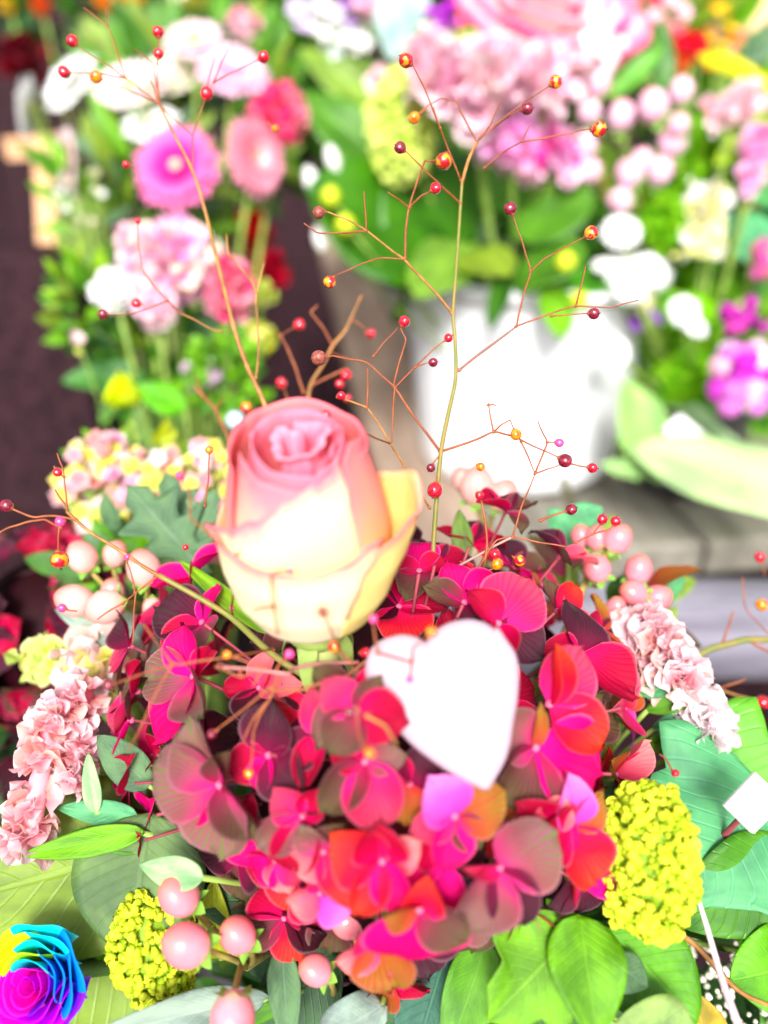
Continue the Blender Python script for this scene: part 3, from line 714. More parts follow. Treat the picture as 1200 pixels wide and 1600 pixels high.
# A: the tall spray in the middle
z = .262
spray('tall olive stemmed berry spray rising right of the rose in front of the white bucket',
 [([(672,1010,.25),(675,918,.25),(678,840,.25),(683,770,.252),(690,700,.255),(702,640,.258),(712,590,.26),(711,530,.262),(708,487,.262),(713,420,.264),(719,330,.266),(722,285,.266)], .00084, .0005, M_tw_g),
  ([(722,285,.266),(732,250,.268),(745,222,.27)], .00062, .0005, M_tw_o)],
 [T_([(745,222,.27),(727,188,.27),(713,160,.272),(690,154,.274),(668,165,.27)]),
  T_([(745,222,.27),(765,195,.272),(782,160,.275)]), T_([(750,216,.27),(790,185,.27),(812,172,.268)]), T_([(768,200,.27),(812,165,.268),(853,138,.265)]),
  T_([(757,262,.268),(786,238,.266),(815,221,.262),(829,194,.262)]), T_([(815,221,.262),(870,212,.26),(920,202,.258)]),
  T_([(720,282,.266),(701,235,.262),(688,200,.258),(677,168,.256)]), T_([(688,200,.258),(664,140,.255),(646,104,.252)]),
  T_([(719,318,.266),(695,296,.262),(670,272,.258),(636,238,.255)], .4),
  T_([(707,490,.262),(670,446,.26),(631,405,.257),(600,382,.255),(572,360,.252),(540,342,.25),(512,331,.249)], .55, .25, M_tw_o),
  T_([(572,360,.252),(571,330,.25),(569,299,.25)]), T_([(572,361,.252),(535,364,.25),(497,364,.248),(475,349,.246)]),
  T_([(631,405,.257),(595,403,.257),(561,414,.255),(524,430,.254)]), T_([(633,403,.257),(634,360,.258),(638,330,.258),(650,290,.26),(664,251,.262)], .42, .3),
  T_([(640,325,.258),(624,312,.256),(606,300,.254)]), T_([(641,322,.258),(658,306,.26),(672,299,.26)]),
  T_([(718,578,.26),(760,545,.258),(807,510,.256)], .5, .35, mat_plain('twig_brown', (.30, .12, .09), .5, .3)),
  T_([(807,510,.256),(816,470,.257),(829,424,.258),(815,375,.26),(802,338,.26)]), T_([(829,424,.258),(850,405,.256),(880,388,.254),(910,372,.252)]),
  T_([(806,510,.256),(860,490,.254),(900,478,.252),(955,480,.25),(998,469,.248)]), T_([(900,478,.252),(907,450,.25),(915,416,.25)]), T_([(862,494,.254),(916,490,.252)]),
  T_([(688,706,.255),(650,655,.254),(617,606,.253),(572,566,.252),(520,556,.25)], .5, .28),
  T_([(617,606,.253),(614,650,.25),(612,692,.248)]), T_([(617,606,.253),(648,574,.252),(675,548,.25),(694,533,.25)]), T_([(648,574,.252),(668,567,.25)]),
  T_([(615,602,.253),(624,565,.254),(634,531,.255),(626,512,.255)]), T_([(584,556,.252),(600,535,.252),(622,512,.252)]),
  T_([(690,705,.255),(730,692,.252),(771,675,.25),(806,683,.248),(840,700,.246),(875,716,.245)], .45, .25), T_([(771,675,.25),(766,650,.25),(763,629,.25)]), T_([(763,633,.25),(770,632,.25),(776,634,.25)]),
  T_([(771,675,.25),(783,664,.248),(797,656,.248)]), T_([(883,722,.245),(905,728,.244),(918,730,.243)]), T_([(814,690,.248),(826,715,.247),(836,740,.246)]), T_([(836,740,.246),(855,733,.245),(874,727,.245)]),
  T_([(836,740,.246),(846,715,.245),(855,691,.244),(845,670,.243),(840,657,.243)]), T_([(855,691,.244),(866,691,.243)]),
  T_([(801,839,.24),(812,800,.242),(824,770,.244),(836,740,.246)]),
  T_([(671,793,.25),(640,745,.245),(612,697,.24),(590,660,.238),(573,637,.236),(545,626,.234),(525,621,.232)], .42, .26, M_tw_o), T_([(610,693,.24),(565,674,.222),(520,654,.205)]),
  T_([(573,637,.236),(575,600,.237),(574,575,.238)]),
  T_([(676,905,.25),(710,888,.246),(750,866,.243),(801,839,.24)], .5, .4, mat_plain('twig_grey', (.40, .25, .22), .5, .3)), T_([(801,839,.24),(845,848,.238),(887,855,.237)]),
 ],
 [(868,128,10,'x',.265),(824,170,9,'d',.268),(936,202,12,'x',.258),(634,94,11,'x',.252),(647,184,9,'o',.27,668,165),(693,252,13,'x',.264,701,235),(625,231,9,'d',.255),(681,294,9,'r',.26),
  (498,332,10,'b',.249),(515,441,10,'x',.254),(797,326,10,'d',.26),(924,364,11,'x',.252),(928,490,9,'d',.252),(632,502,9,'r',.255),(701,528,7,'r',.25),(677,566,7,'d',.25),
  (498,559,12,'b',.25),(806,679,9,'o',.246),(883,720,11,'d',.245),(926,731,8,'r',.243),(874,692,7,'p',.243),(510,649,9,'r',.204),(679,766,12,'r',.249,684,745),(673,731,7,'d',.252,686,712),(751,729,7,'o',.255),
  (533,618,7,'r',.232)], z)
# B: the tall spray over the gerberas
z = .285
spray('tall ochre stemmed berry spray crossing the pink gerberas at upper left',
 [([(425,680,z),(412,628,z),(385,570),(365,510),(350,450),(335,390),(318,320),(300,265),(272,210),(249,163)], .0010, .00045, M_tw_o)],
 [T_([(249,163),(222,142),(197,122),(182,80),(168,38),(165,-20)]), T_([(168,40),(150,26),(130,12)]), T_([(196,122),(172,104),(147,90),(122,72)]), T_([(196,122),(160,116),(110,113)]),
  T_([(245,160),(205,142),(160,124)]), T_([(249,163),(242,120),(240,100),(225,88),(210,77)]), T_([(249,163),(242,140),(235,125)]), T_([(249,160),(246,120),(247,98)]), T_([(246,100),(248,60)]),
  T_([(250,165),(276,190),(301,212)]), T_([(300,262),(301,235),(301,212),(312,180),(320,156)]), T_([(320,150),(327,120),(335,90)]), T_([(335,128),(365,112),(402,94)]), T_([(334,128),(345,100),(357,76)]),
  T_([(400,590,z),(404,550),(402,500),(400,460),(407,435),(413,410)], .45, .3, M_tw_o), T_([(400,458),(392,438),(372,415),(357,396),(354,367)], .4, .3, M_tw_o),
  T_([(345,518),(332,515),(305,500),(280,488)], .4, .25, M_tw_o), T_([(280,488),(243,450),(222,420),(217,390),(215,352)]), T_([(262,470),(205,490),(170,491)])],
 [(113,64,9,'r'),(100,113,9,'r'),(150,120,9,'o'),(247,50,9,'r'),(248,84,8,'r'),(323,146,10,'r'),(412,89,9,'r'),(197,257,6,'r',z,210,262),(430,201,6,'o',z,418,190),(215,345,5,'r'),(161,491,8,'d'),(213,474,7,'r',z,225,476)], z)
# C: the left, reaching to the edge
z = .235
spray('olive stemmed berry spray reaching left across the hydrangea to the left edge',
 [([(510,1075,.225),(470,1052,.226),(420,1018,.228),(364,967),(325,942),(290,922),(248,899)], .00115, .0008, M_tw_g),
  ([(248,899),(222,884),(196,866),(168,848),(140,831),(105,800)], .0006, .00045, M_tw_o)],
 [T_([(105,800),(103,770),(99,735),(89,708)]), T_([(100,745),(88,738),(84,728)]), T_([(103,790),(92,775),(86,765)]), T_([(118,812),(84,806),(52,808),(12,792)], .42, .3), T_([(94,824),(70,812),(45,815),(10,826),(-30,850)], .42, .3),
  T_([(93,818),(91,840),(91,862)]), T_([(245,901),(228,914),(213,926),(209,960),(208,1006)]), T_([(211,926),(206,900),(199,880)]), T_([(192,943),(170,955),(152,968)]), T_([(192,943),(213,926)]),
  T_([(363,960),(363,940,.22),(364,915,.205),(364,870,.192),(330,838,.196),(298,810,.20),(297,785,.20),(295,765,.20),(284,750,.20)]), T_([(365,870,.192),(395,850,.188),(423,833,.186),(430,810,.186),(436,789,.187)]),
  T_([(320,790),(326,745),(327,712)])],
 [(10,790,10,'d'),(93,875,14,'x'),(94,815,8,'p'),(281,743,6,'p',.20),(97,950,7,'p',z,120,955),(290,855,5,'r'),(90,738,7,'r'),(327,703,6,'o'),(362,950,4,'p'),(199,870,5,'p')], z)
# D: the short spray lying on the hydrangea
z = .200
spray('short tangled berry spray lying low across the hydrangea left of the heart',
 [([(560,1035,.215),(500,1037,.21),(458,1045,.205),(449,1053),(400,1046),(339,1042)], .0006, .0004, mat_plain('twig_rose', (.55, .22, .20), .5, .3))],
 [T_([(425,1014,.215),(375,1024),(340,1029),(273,1038),(245,1005),(224,975)], .35, .22), T_([(273,1038),(225,1052),(180,1068)]), T_([(270,1037),(238,1095),(218,1140),(199,1173)]),
  T_([(425,1078),(433,1062),(433,1043),(446,1028)], .4, .3), T_([(430,1069),(385,1105),(343,1137)]), T_([(430,1078),(405,1120),(396,1145),(392,1200)]), T_([(415,1100),(395,1125),(378,1162)]),
  T_([(339,1042),(375,1058),(407,1047)], .3, .2), T_([(409,1046),(402,1060),(394,1074)]), T_([(378,1045),(374,1052),(380,1060)]), T_([(360,1026),(392,1036),(420,1043)]),
  T_([(425,1078),(470,1078),(500,1068),(530,1065),(560,1042),(590,1020)], .45, .3, M_tw_r), T_([(590,1020,.19),(643,1034,.188),(646,1012,.188),(660,1001,.188)]), T_([(643,1034,.188),(641,1055,.188)]), T_([(590,1020,.19),(586,996,.19),(583,975,.19)]),
  T_([(550,1036,.2),(531,1018,.2),(517,985,.19),(507,964,.185)]), T_([(434,988,.19),(427,947,.186),(424,898,.184),(436,892,.184),(448,891,.184)], .3, .2), T_([(427,947,.186),(405,950,.186),(395,955,.188)]), T_([(550,1036,.2),(536,1022,.2),(528,1015,.2)]),
  T_([(557,1105,.184),(560,1140,.182),(568,1170,.18)]), T_([(574,1119,.184),(602,1135,.182),(620,1164,.18)], .45, .3, M_tw_o)],
 [(170,1070,8,'d'),(355,1023,7,'o'),(345,1040,5,'d'),(452,1022,8,'p'),(389,1209,8,'o'),(504,956,8,'b',.185),(522,1010,10,'x',.2),(571,1020,9,'r',.21),(583,967,7,'p',.19),(675,987,9,'o',.188,664,998),(640,1062,6,'p',.188),
  (453,892,5,'p',.184),(545,1114,9,'d',.182),(578,1178,9,'o',.18),(331,1147,8,'d',z,343,1137)], z)
# E: the reddish cluster behind the rose
z = .33
spray('reddish bare berry twigs standing behind the top of the rose',
 [([(478,700,z),(480,640,z),(486,600),(505,570),(520,540),(539,517),(552,490),(565,461)], .0009, .0005, M_tw_o)],
 [T_([(520,540),(505,512),(486,488),(496,477)], .5, .4), T_([(474,612),(462,575),(449,544),(437,521)], .6, .5), T_([(437,525),(452,516),(462,510)]), T_([(552,500),(566,510),(575,521)]), T_([(490,600),(515,588),(540,576)], .6, .5),
  T_([(452,640),(448,620),(443,605)], .5), T_([(388,700),(388,670),(387,648)], .5), T_([(364,700),(348,665),(336,638),(318,620),(303,604)], .8, .5), T_([(318,620),(310,600),(306,588)], .5, .3), T_([(540,560),(520,552),(500,560)]),
  T_([(337,640),(345,628),(352,620)], .4)],
 [(468,507,9,'r'),(580,521,8,'r'),(440,598,9,'r'),(385,637,9,'x'),(541,586,9,'r'),(531,600,7,'r'),(543,622,6,'r')], z)
# F: right hand spray
z = .24
spray('fine berry twigs over the right side of the hydrangea',
 [([(757,880,z),(761,850),(758,815),(752,782)], .00045, .0003, M_tw_r)],
 [T_([(720,955),(735,910),(755,875),(775,845),(795,838)], .35, .25), T_([(740,905),(718,890),(715,885),(745,900),(772,888)], .3, .25), T_([(845,813),(868,804),(885,799)], .4, .3), T_([(900,848),(925,835),(940,818)], .3), T_([(925,835),(950,828),(960,820)], .3)],
 [(749,774,7,'r'),(773,866,9,'r'),(777,881,9,'o'),(812,876,9,'x',z,800,868),(893,796,9,'d'),(941,811,8,'r'),(962,814,8,'r')], z)
# G: blurred spray at the right edge
z = .31
spray('blurred olive berry twig entering from the right edge',
 [([(1060,1050,z),(1087,1027),(1110,1014),(1140,1006),(1175,999),(1260,1003)], .0014, .0012, M_tw_g)],
 [T_([(1170,1000),(1185,1010),(1230,1030)], .6, .5), T_([(1200,990),(1165,950),(1160,900)], .3, .3), T_([(1130,1004),(1140,975),(1146,955)], .5, .4), T_([(1085,1070),(1115,1075),(1150,1086),(1180,1094)], .6, .5, M_tw_o), T_([(1120,1076),(1140,1070),(1165,1062)], .5, .3), T_([(1230,1120),(1180,1094)], .5, .3)],
 [(1190,945,9,'o'),(1187,870,8,'r',z,1195,900),(1192,1097,10,'r')], z)
# H: ochre stem at the bottom right corner
z = .23
spray('ochre twig slanting down to the bottom right corner',
 [([(1010,1400,.235),(1052,1450,z),(1090,1480),(1130,1525),(1165,1555),(1225,1580)], .0009, .0006, M_tw_o)],
 [T_([(1053,1210,.225),(1046,1196,.226),(1040,1185,.228),(1030,1178,.23)], .3, .25)], [(1055,1208,6,'r',.224)], z)
bl = empty('grass_blade', 'pale thin dry blade crossing the bottom right corner', 'grass blade', P(1085,1385,.225))
put('blade', tube([P(1085,1385,.225), P(1105,1450,.222), P(1128,1530,.22), P(1160,1620,.215)], .0005, .0014, 6, 4, P(1085,1385,.225)), mat_plain('dry_blade', (.62, .45, .50), .5, .3), Matrix.Translation(P(1085,1385,.225)), bl)
# ---- hypericum: pink berries with green collars ------------------------------
def mat_hyp(a, b, c):
    key = ('h', a, b, c)
    if key in _mc: return _mc[key]
    g = N('hypericum_skin'); tc = g.n('ShaderNodeTexCoord'); sx = g.n('ShaderNodeSeparateXYZ'); g.l(tc.outputs['UV'], sx.inputs[0])
    nz = g.noise(2.2, 3, tc.outputs['Object'])
    vv = g.math('ADD', sx.outputs[1], g.math('MULTIPLY', g.math('SUBTRACT', nz, .5), .3))
    col = g.ramp(vv, [(.1, a), (.55, b), (.9, c), (1.0, (.75, .2, .12))])
    _mc[key] = finish(g, col, .26, .5, .12, nz, .06, .0005, coat=.3); return _mc[key]
MH1 = mat_hyp((.94, .42, .48), (.92, .24, .30), (.90, .22, .20)); MH2 = mat_hyp((.96, .52, .46), (.95, .44, .40), (.94, .28, .24))
MH3 = mat_hyp((.98, .58, .78), (.98, .60, .78), (.98, .55, .70))
hyp_me = ball(20, 14, lambda d: 1 + .035*cos(3*math.atan2(d.y, d.x))*(1-d.z*d.z) + .10*max(0, d.z)**8)
M_col = mat_plain('collar_green', (.22, .48, .06), .4, .4, .3, 150); colm = leaf_mesh(.75, .45, .25, .5, nu=4, nv=8, seed=9)
M_hst = mat_plain('hypericum_stalk', (.38, .30, .08), .5, .3, .3, 150)
ANCH_R = None
def hypericum(label, items, anchor, mat=MH1, group=None, joint=None, sepals=True):
    """items: (px,py,r px,z, direction in picture deg)"""
    j = joint or items[0][:2] + (items[0][3],)
    jp = P(*j)
    t = empty('hypericum_sprig', label, 'berry sprig', jp, group)
    stem('stem', [jp, jp.lerp(anchor, .45)+(jp-anchor).cross(V((1, 0, 0)))*.04, anchor], .0015, .0018, M_hst, t)
    for it in items:
        x, y, r, z = it[:4]; an = it[4] if len(it) > 4 else None
        q = P(x, y, z); rad = S(r, z)*.92*rnd(.95, 1.04)
        if an is None: d = ((q-jp).normalized() - FW*.25).normalized() if (q-jp).length > rad*.8 else (UP-FW).normalized()
        else: d = (RT*cos(R(an)) + UP*sin(R(an)) - FW*.45).normalized()
        bo = put('berry', hyp_me, mat, zframe(q, d, rnd(0, 6), (rad, rad, rad*1.16)), t)
        if rad > .002: put('berry_tip', tipn, mat_plain('hyp_tip', (.55, .12, .05), .5, .3), zframe(q+d*rad*.13, d, rnd(0, 6), rad*.8), bo)
        base = q - d*rad*1.1
        if sepals:
            for k in range(5):
                s_ = d.orthogonal().normalized(); s_ = Matrix.Rotation(2*pi*k/5, 3, d) @ s_
                put('sepal', colm, M_col, frame(base - d*rad*.05, (s_*.9+d*.35).normalized(), -s_+d*.2, 0, rad*1.05), bo)
        stem('stalk', [base+d*rad*.1, base.lerp(jp, .5) - d*rad*.5, jp], .0009, .0011, M_hst, t, 6, 3)
    return t
fgA = ANCH + V((0, 0, .02))
hypericum('four glossy pink hypericum berries on one sprig at the bottom left, above the bottom edge', [(280,1400,34,.222,125),(292,1476,37,.215,150),(372,1461,30,.222,125),(363,1592,38,.205,-90)], fgA, joint=(385,1510,.24))
hypericum('lone small pink hypericum berry beside dark leaves below the hydrangea', [(493,1516,26,.225,140)], fgA, joint=(515,1560,.25))
hypericum('pink hypericum berries half hidden under the lower left hydrangea petals', [(546,1440,29,.222,160),(520,1372,34,.232,190),(470,1360,24,.236,180)], fgA, joint=(560,1480,.25))
hypericum('pale peach hypericum berries left of the hydrangea below the dusty green lobed leaf', [(128,871,25,.30,110),(224,888,28,.285,100),(180,866,22,.31,60),(176,925,20,.30,90),(118,938,28,.285,160),(165,948,30,.28,200),(238,950,17,.29,-90)], P(300,1150,.30), MH2, joint=(215,960,.31))
hypericum('pink hypericum berries at the upper right rim of the hydrangea against the grey boards', [(908,838,17,.31,100),(933,842,19,.305,100),(965,842,23,.30,60),(932,888,23,.295,120)], P(850,1080,.31), MH1, joint=(915,910,.31))
hypericum('three pink hypericum berries right of the hydrangea above the pink cockscomb', [(997,890,24,.30,80),(990,927,22,.295,150),(1025,935,22,.30,30),(963,950,18,.29,90)], P(880,1120,.31), MH1, joint=(985,985,.31))
hypericum('pink hypericum berries low behind the tall berry stem right of the rose', [(745,760,30,.335,90),(785,775,26,.335,60),(725,750,20,.34,120)], P(740,980,.33), MH2, joint=(770,840,.34))

# ---- knobbly yellow green flower heads ---------------------------------------
def frill_mesh(seed=0, nu=10, nv=5):
    rg = random.Random(seed); a_ = rg.uniform(0, 6); b_ = rg.uniform(2.2, 3.4)
    def f(u, v):
        s = (u-.5)*2; an = s*1.15
        r = .15+.85*v*(1+.05*sin(9*s+a_))*math.sqrt(1-.45*s*s)
        return V((sin(an)*r, cos(an)*r, .16*v*sin(b_*s*2+a_)+.04*v*sin(7*s+a_*2)+.12*v*v))
    return grid(nu, nv, f, 'frill')
FR = [frill_mesh(i) for i in range(6)]
FRs = [frill_mesh(i, 5, 2) for i in range(4)]
knob = ball(8, 5, lambda d: 1 + .25*cos(5*math.atan2(d.y, d.x))*(1-abs(d.z)))
def knob_head(name, label, cat, q, up, rx_, rz_, nk, ks, mat, anchor, mat2=None, group=None):
    t = empty(name, label, cat, q, group)
    M0 = zframe(q, up, 0, (rx_, rx_, rz_))
    put('flower_core', ball(20, 14, lambda d: .86), mat2 or mat, M0, t)
    parts = []; ga = pi*(3-math.sqrt(5))
    for i in range(nk):
        zz = 1-2*(i+.5)/nk; rr = math.sqrt(1-zz*zz); a = ga*i
        d = (V((rr*cos(a), rr*sin(a), zz)) + rdir()*.09).normalized(); k = rnd(.92, 1.05)
        k *= 1+.10*noise.noise(d*2.2+q*50); p = V((d.x*rx_, d.y*rx_, d.z*rz_))*k; s = ks*rnd(.5, 1.15)
        parts.append((knob, zframe(p, d+rdir()*.6, rnd(0, 6), (s*rnd(.6, 1), s*rnd(.6, 1), s*.8))))
        if i % 2 == 0:
            for _ in range(2): parts.append((random.choice(FRs), frame(p - d*s*.4 + rdir()*s*.5, (d+rdir()*.6).normalized(), rdir(), 0, s*rnd(1.1, 1.7))))
    o = put('florets', join(parts), mat, zframe(q, up), t); o['kind'] = 'stuff'
    stem('stem', [q, q.lerp(anchor, .5), anchor], .002, .002, M_stem, t)
    return t
M_lime = mat_plain('lime_florets', (.46, .62, .02), .5, .2, .25, 220, transl=.2, col2=(.76, .80, .05))
M_limed = mat_plain('lime_core', (.22, .36, .02), .6, .2, .3, 100)
knob_head('cockscomb', 'yellow green knobbly flower head at the lower right edge of the hydrangea', 'flower', P(1012,1345,.222), (UP+RT*-.06-FW*.1).normalized(), S(71,.222), S(121,.222), 1000, .0017, M_lime, fgA, M_limed)
knob_head('cockscomb', 'smaller yellow green knobbly flower head behind the pink berries at bottom left', 'flower', P(240,1478,.245), (UP*.9-RT*.25-FW*.1).normalized(), S(62,.245), S(92,.245), 560, .0019, M_lime, fgA, M_limed)

# ---- frilly crests -----------------------------------------------------------
def crest(name, label, cat, path, rad, nf, fs_, mats, anchor, group=None, flat=.6, core=None):
    ps = spline([P(*p) for p in path], 6); q0 = ps[len(ps)//2]
    t = empty(name, label, cat, q0, group)
    put('flower_core', tube(ps, rad*.6, rad*.5, 12, 1, ps[0], .3), core or mats[0], Matrix.Translation(ps[0]), t)
    for i in range(nf):
        f = random.random()*(len(ps)-1); a = int(f); p = ps[a].lerp(ps[min(a+1, len(ps)-1)], f-a)
        tg = (ps[min(a+1, len(ps)-1)]-ps[max(a-1, 0)]).normalized()
        d = rdir(); d = (d - tg*d.dot(tg)); 
        if d.dot(FW) > .35: d = -d
        d.normalize()
        o = p + d*rad*rnd(.25, .75)
        s = fs_*rnd(1.0, 1.8)
        put('frill', random.choice(FR), random.choice(mats), frame(o, (d + rdir()*.55).normalized(), rdir(), 0, s), t)
    stem('stem', [ps[len(ps)//2], ps[len(ps)//2].lerp(anchor, .5), anchor], .0025, .0025, M_stem, t)
    return t
Pw = mat_petal((.96, .52, .60), (.98, .72, .78), (.98, .90, .92), .06, transl=.45)
Pp = mat_petal((.96, .34, .46), (.98, .54, .62), (.98, .78, .80), .05, transl=.45)
Pc = mat_petal((.95, .40, .34), (.97, .56, .52), (.98, .76, .70), .05, transl=.45)
Ppw = mat_petal((.98, .80, .80), (.98, .88, .90), (.98, .95, .96), .05, transl=.35)
Py = mat_petal((.70, .75, .10), (.85, .85, .20), (.92, .92, .50), .1, transl=.35)
aL = P(300,1250,.33)
crest('cockscomb', 'drooping pink crested flower at the left edge over green leaves', 'flower', [(140,1085,.27),(100,1110,.262),(75,1160,.256),(60,1230,.252),(48,1290,.25),(42,1325,.25)], S(30,.25), 130, S(22,.25), [Pp, Pw, Pc, Pp], aL)
crest('cockscomb', 'small pink crested finger hanging between green leaves at the left', 'flower', [(120,1130,.262),(122,1180,.258),(112,1232,.255)], S(20,.25), 50, S(18,.25), [Pw, Pw, Pp], aL)
crest('statice', 'pale pink and yellow frilly flower cluster left of the hydrangea', 'flower', [(115,1030,.30),(150,1025,.295),(175,1050,.29),(150,1075,.29)], S(34,.29), 80, S(24,.29), [Ppw, Pw, Pc, Py], aL)
crest('statice', 'yellow green frilly tuft left of the pale pink cluster', 'flower', [(45,1035,.31),(80,1025,.305),(100,1045,.30)], S(22,.3), 45, S(18,.30), [Py, Py, mat_petal((.4,.6,.08), (.6,.75,.2), (.7,.85,.3), .1)], aL)
aR = P(900,1250,.33)
crest('cockscomb', 'long pink and white crested flower curving down the right side of the hydrangea', 'flower', [(1000,965,.285),(1015,1000,.28),(1045,1040,.275),(1070,1080,.27)], S(32,.28), 120, S(24,.28), [Pp, Pw, Pc, Pw], aR)
crest('cockscomb', 'almost white crested flower tip at the right above the ivy leaf', 'flower', [(1065,1060,.275),(1090,1100,.27),(1105,1135,.268),(1108,1160,.266)], S(27,.27), 90, S(20,.27), [Ppw, Ppw, Pw, Ppw], aR)

# ---- leaves of the front bouquet ---------------------------------------------
def leaf(label, b_, t_, wpx, mat, bend=.15, fold=.12, peak=.42, nrm=None, roll=0, serr=0, ns=9, wave=.02, seed=0, name='leaf', anchor=None, me=None, group=None, tipp=1.0, cat='leaf', stalk=True):
    p, q = P(*b_), P(*t_); L = (q-p).length; W_ = S(wpx, (b_[2]+t_[2])/2)
    m = me or leaf_mesh(W_/L, bend, fold, peak, 10, 18, serr, ns, wave, seed, 0, tipp)
    n_ = nrm if nrm is not None else (-FW + V((0, 0, .55)))
    o = put(name, m, mat, frame(p, q-p, n_, roll, L)); tag(o, label, cat, group)
    if me is not None: o.scale.x *= 1
    solid(o, .0005/L if L else 0)
    if stalk:
        a_ = anchor if anchor is not None else fgA
        stem('leaf_stalk', [p + (q-p)*.03, p.lerp(a_, .35)-(q-p)*.12, a_], .0009, .0013, M_stem, o)
    return o
LG1 = mat_leaf((.10, .30, .015), rough=.4)          # fresh green
LG2 = mat_leaf((.22, .52, .02), (.45, .75, .15), rough=.4, transl=.35)    # bright lime green
LG3 = mat_leaf((.22, .34, .04), (.34, .50, .10), rough=.4)           # olive mid green
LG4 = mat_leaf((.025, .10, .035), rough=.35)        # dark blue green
LG5 = mat_leaf((.12, .24, .13), (.32, .45, .34), rough=.55)   # dusty green
LG6 = mat_leaf((.36, .48, .44), (.55, .65, .60), rough=.6)    # silver
LG7 = mat_leaf((.12, .44, .22), (.35, .70, .50), rough=.3, vein=.35)     # sea green ivy
LG8 = mat_leaf((.42, .72, .38), (.62, .85, .55), rough=.55, vein=.2)    # pale green
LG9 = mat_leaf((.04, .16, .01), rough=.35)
leaf('large olive green leaf at the left edge under the pink cockscomb', (330,1300,.265), (-120,1420,.25), 250, LG3, .1, .1, seed=1)
leaf('rounded grey green leaf below the narrow leaves at lower left', (235,1270,.25), (195,1500,.235), 210, mat_leaf((.12, .22, .08), (.24, .36, .16), rough=.4, vein=.3), .1, .08, .45, seed=2)
leaf('mid green leaf tip above the multicoloured rose', (250,1360,.262), (60,1500,.25), 130, LG1, .12, .1, seed=3)
leaf('broad olive leaf behind the multicoloured rose at bottom left', (260,1420,.28), (-60,1640,.265), 260, LG3, .1, .05, seed=4)
leaf('pale green pointed leaf just above the topmost pink berry', (318,1372,.22), (213,1352,.222), 48, LG8, .12, .25, .4, seed=5, tipp=1.3)
leaf('narrow fresh green leaf pointing left over the large olive leaf', (225,1300,.245), (28,1338,.24), 40, LG2, .06, .25, .4, seed=6)
leaf('narrow sea green leaf between the cockscomb and the hydrangea', (215,1275,.25), (85,1262,.25), 36, LG7, .1, .2, .4, seed=7)
leaf('second narrow green leaf under the hydrangea at left', (245,1320,.248), (110,1300,.246), 40, LG1, .1, .2, seed=8)
leaf('small pale upright leaf beside the left cockscomb', (150,1270,.25), (135,1180,.25), 28, LG8, .1, .2, seed=9)
leaf('grey green leaf beneath the magenta hydrangea petals at left', (235,1230,.255), (150,1150,.255), 60, LG5, .1, .1, seed=10)
leaf('dark blue green leaf under the hydrangea left of the lone berry', (560,1400,.25), (300,1410,.235), 130, LG4, .1, .1, seed=11)
leaf('dark green leaf behind the berry stalks at bottom', (520,1480,.25), (400,1640,.24), 120, LG4, .1, .2, seed=12)
leaf('silvery leaf tip at the bottom edge left of the pink berry', (420,1560,.235), (150,1612,.215), 62, LG6, -.05, .2, .45, seed=13, wave=.05)
leaf('narrow green leaf at the bottom edge beneath the silvery leaf', (460,1560,.24), (215,1610,.225), 50, LG1, .06, .2, seed=14)
leaf('grey green narrow leaf right of the bottom pink berry', (440,1480,.235), (452,1640,.22), 50, LG5, .1, .25, seed=15)
leaf('yellowish green leaf behind the pair of pink berries', (345,1500,.245), (330,1385,.235), 55, mat_leaf((.35, .42, .03), rough=.35), .1, .25, seed=16)
leaf('small bright green leaf tip right of the pink berry stalk', (420,1480,.24), (460,1400,.235), 40, LG2, .1, .25, seed=17)
dl = [(0, .05), (.10, .06), (.22, .34), (.27, .13), (.34, .15), (.46, .44), (.52, .17), (.58, .18), (.70, .36), (.76, .12), (.88, .13), (1, .0)]
def lobed(label, b_, t_, wpx, mat, prof=dl, nrm=None, roll=0, bend=.12, anchor=None, seed=0):
    p, q = P(*b_), P(*t_); L = (q-p).length; W_ = S(wpx, (b_[2]+t_[2])/2)
    o = put('leaf', lobed_mesh(prof, W_/L/.85, bend, .12, 14, .03, seed), mat, frame(p, q-p, nrm or (-FW+V((0, 0, .4))), roll, L)); tag(o, label, 'leaf'); solid(o, .0005/L)
    a_ = anchor if anchor is not None else fgA
    stem('leaf_stalk', [p+(q-p)*.02, p.lerp(a_, .3)-(q-p)*.1, a_], .001, .0014, M_stem, o); return o
lobed('dusty grey green lobed leaf between the pale berries and the rose', (325,900,.31), (195,755,.30), 150, LG5, anchor=aL)
lobed('second dusty lobed leaf upright behind the first', (300,880,.315), (255,735,.315), 110, LG5, anchor=aL, seed=3)
lobed('dusty lobed leaf spreading right behind the rose edge', (290,880,.312), (335,760,.31), 90, LG5, anchor=aL, seed=4)
leaf('silver green leaf under the pale peach berries', (260,1010,.30), (85,950,.29), 62, LG6, .1, .2, seed=18, anchor=aL)
leaf('fresh green narrow stalk leaf left of the rose base', (420,990,.25), (275,870,.27), 26, mat_leaf((.25, .48, .03), rough=.4), .05, .3, seed=19)
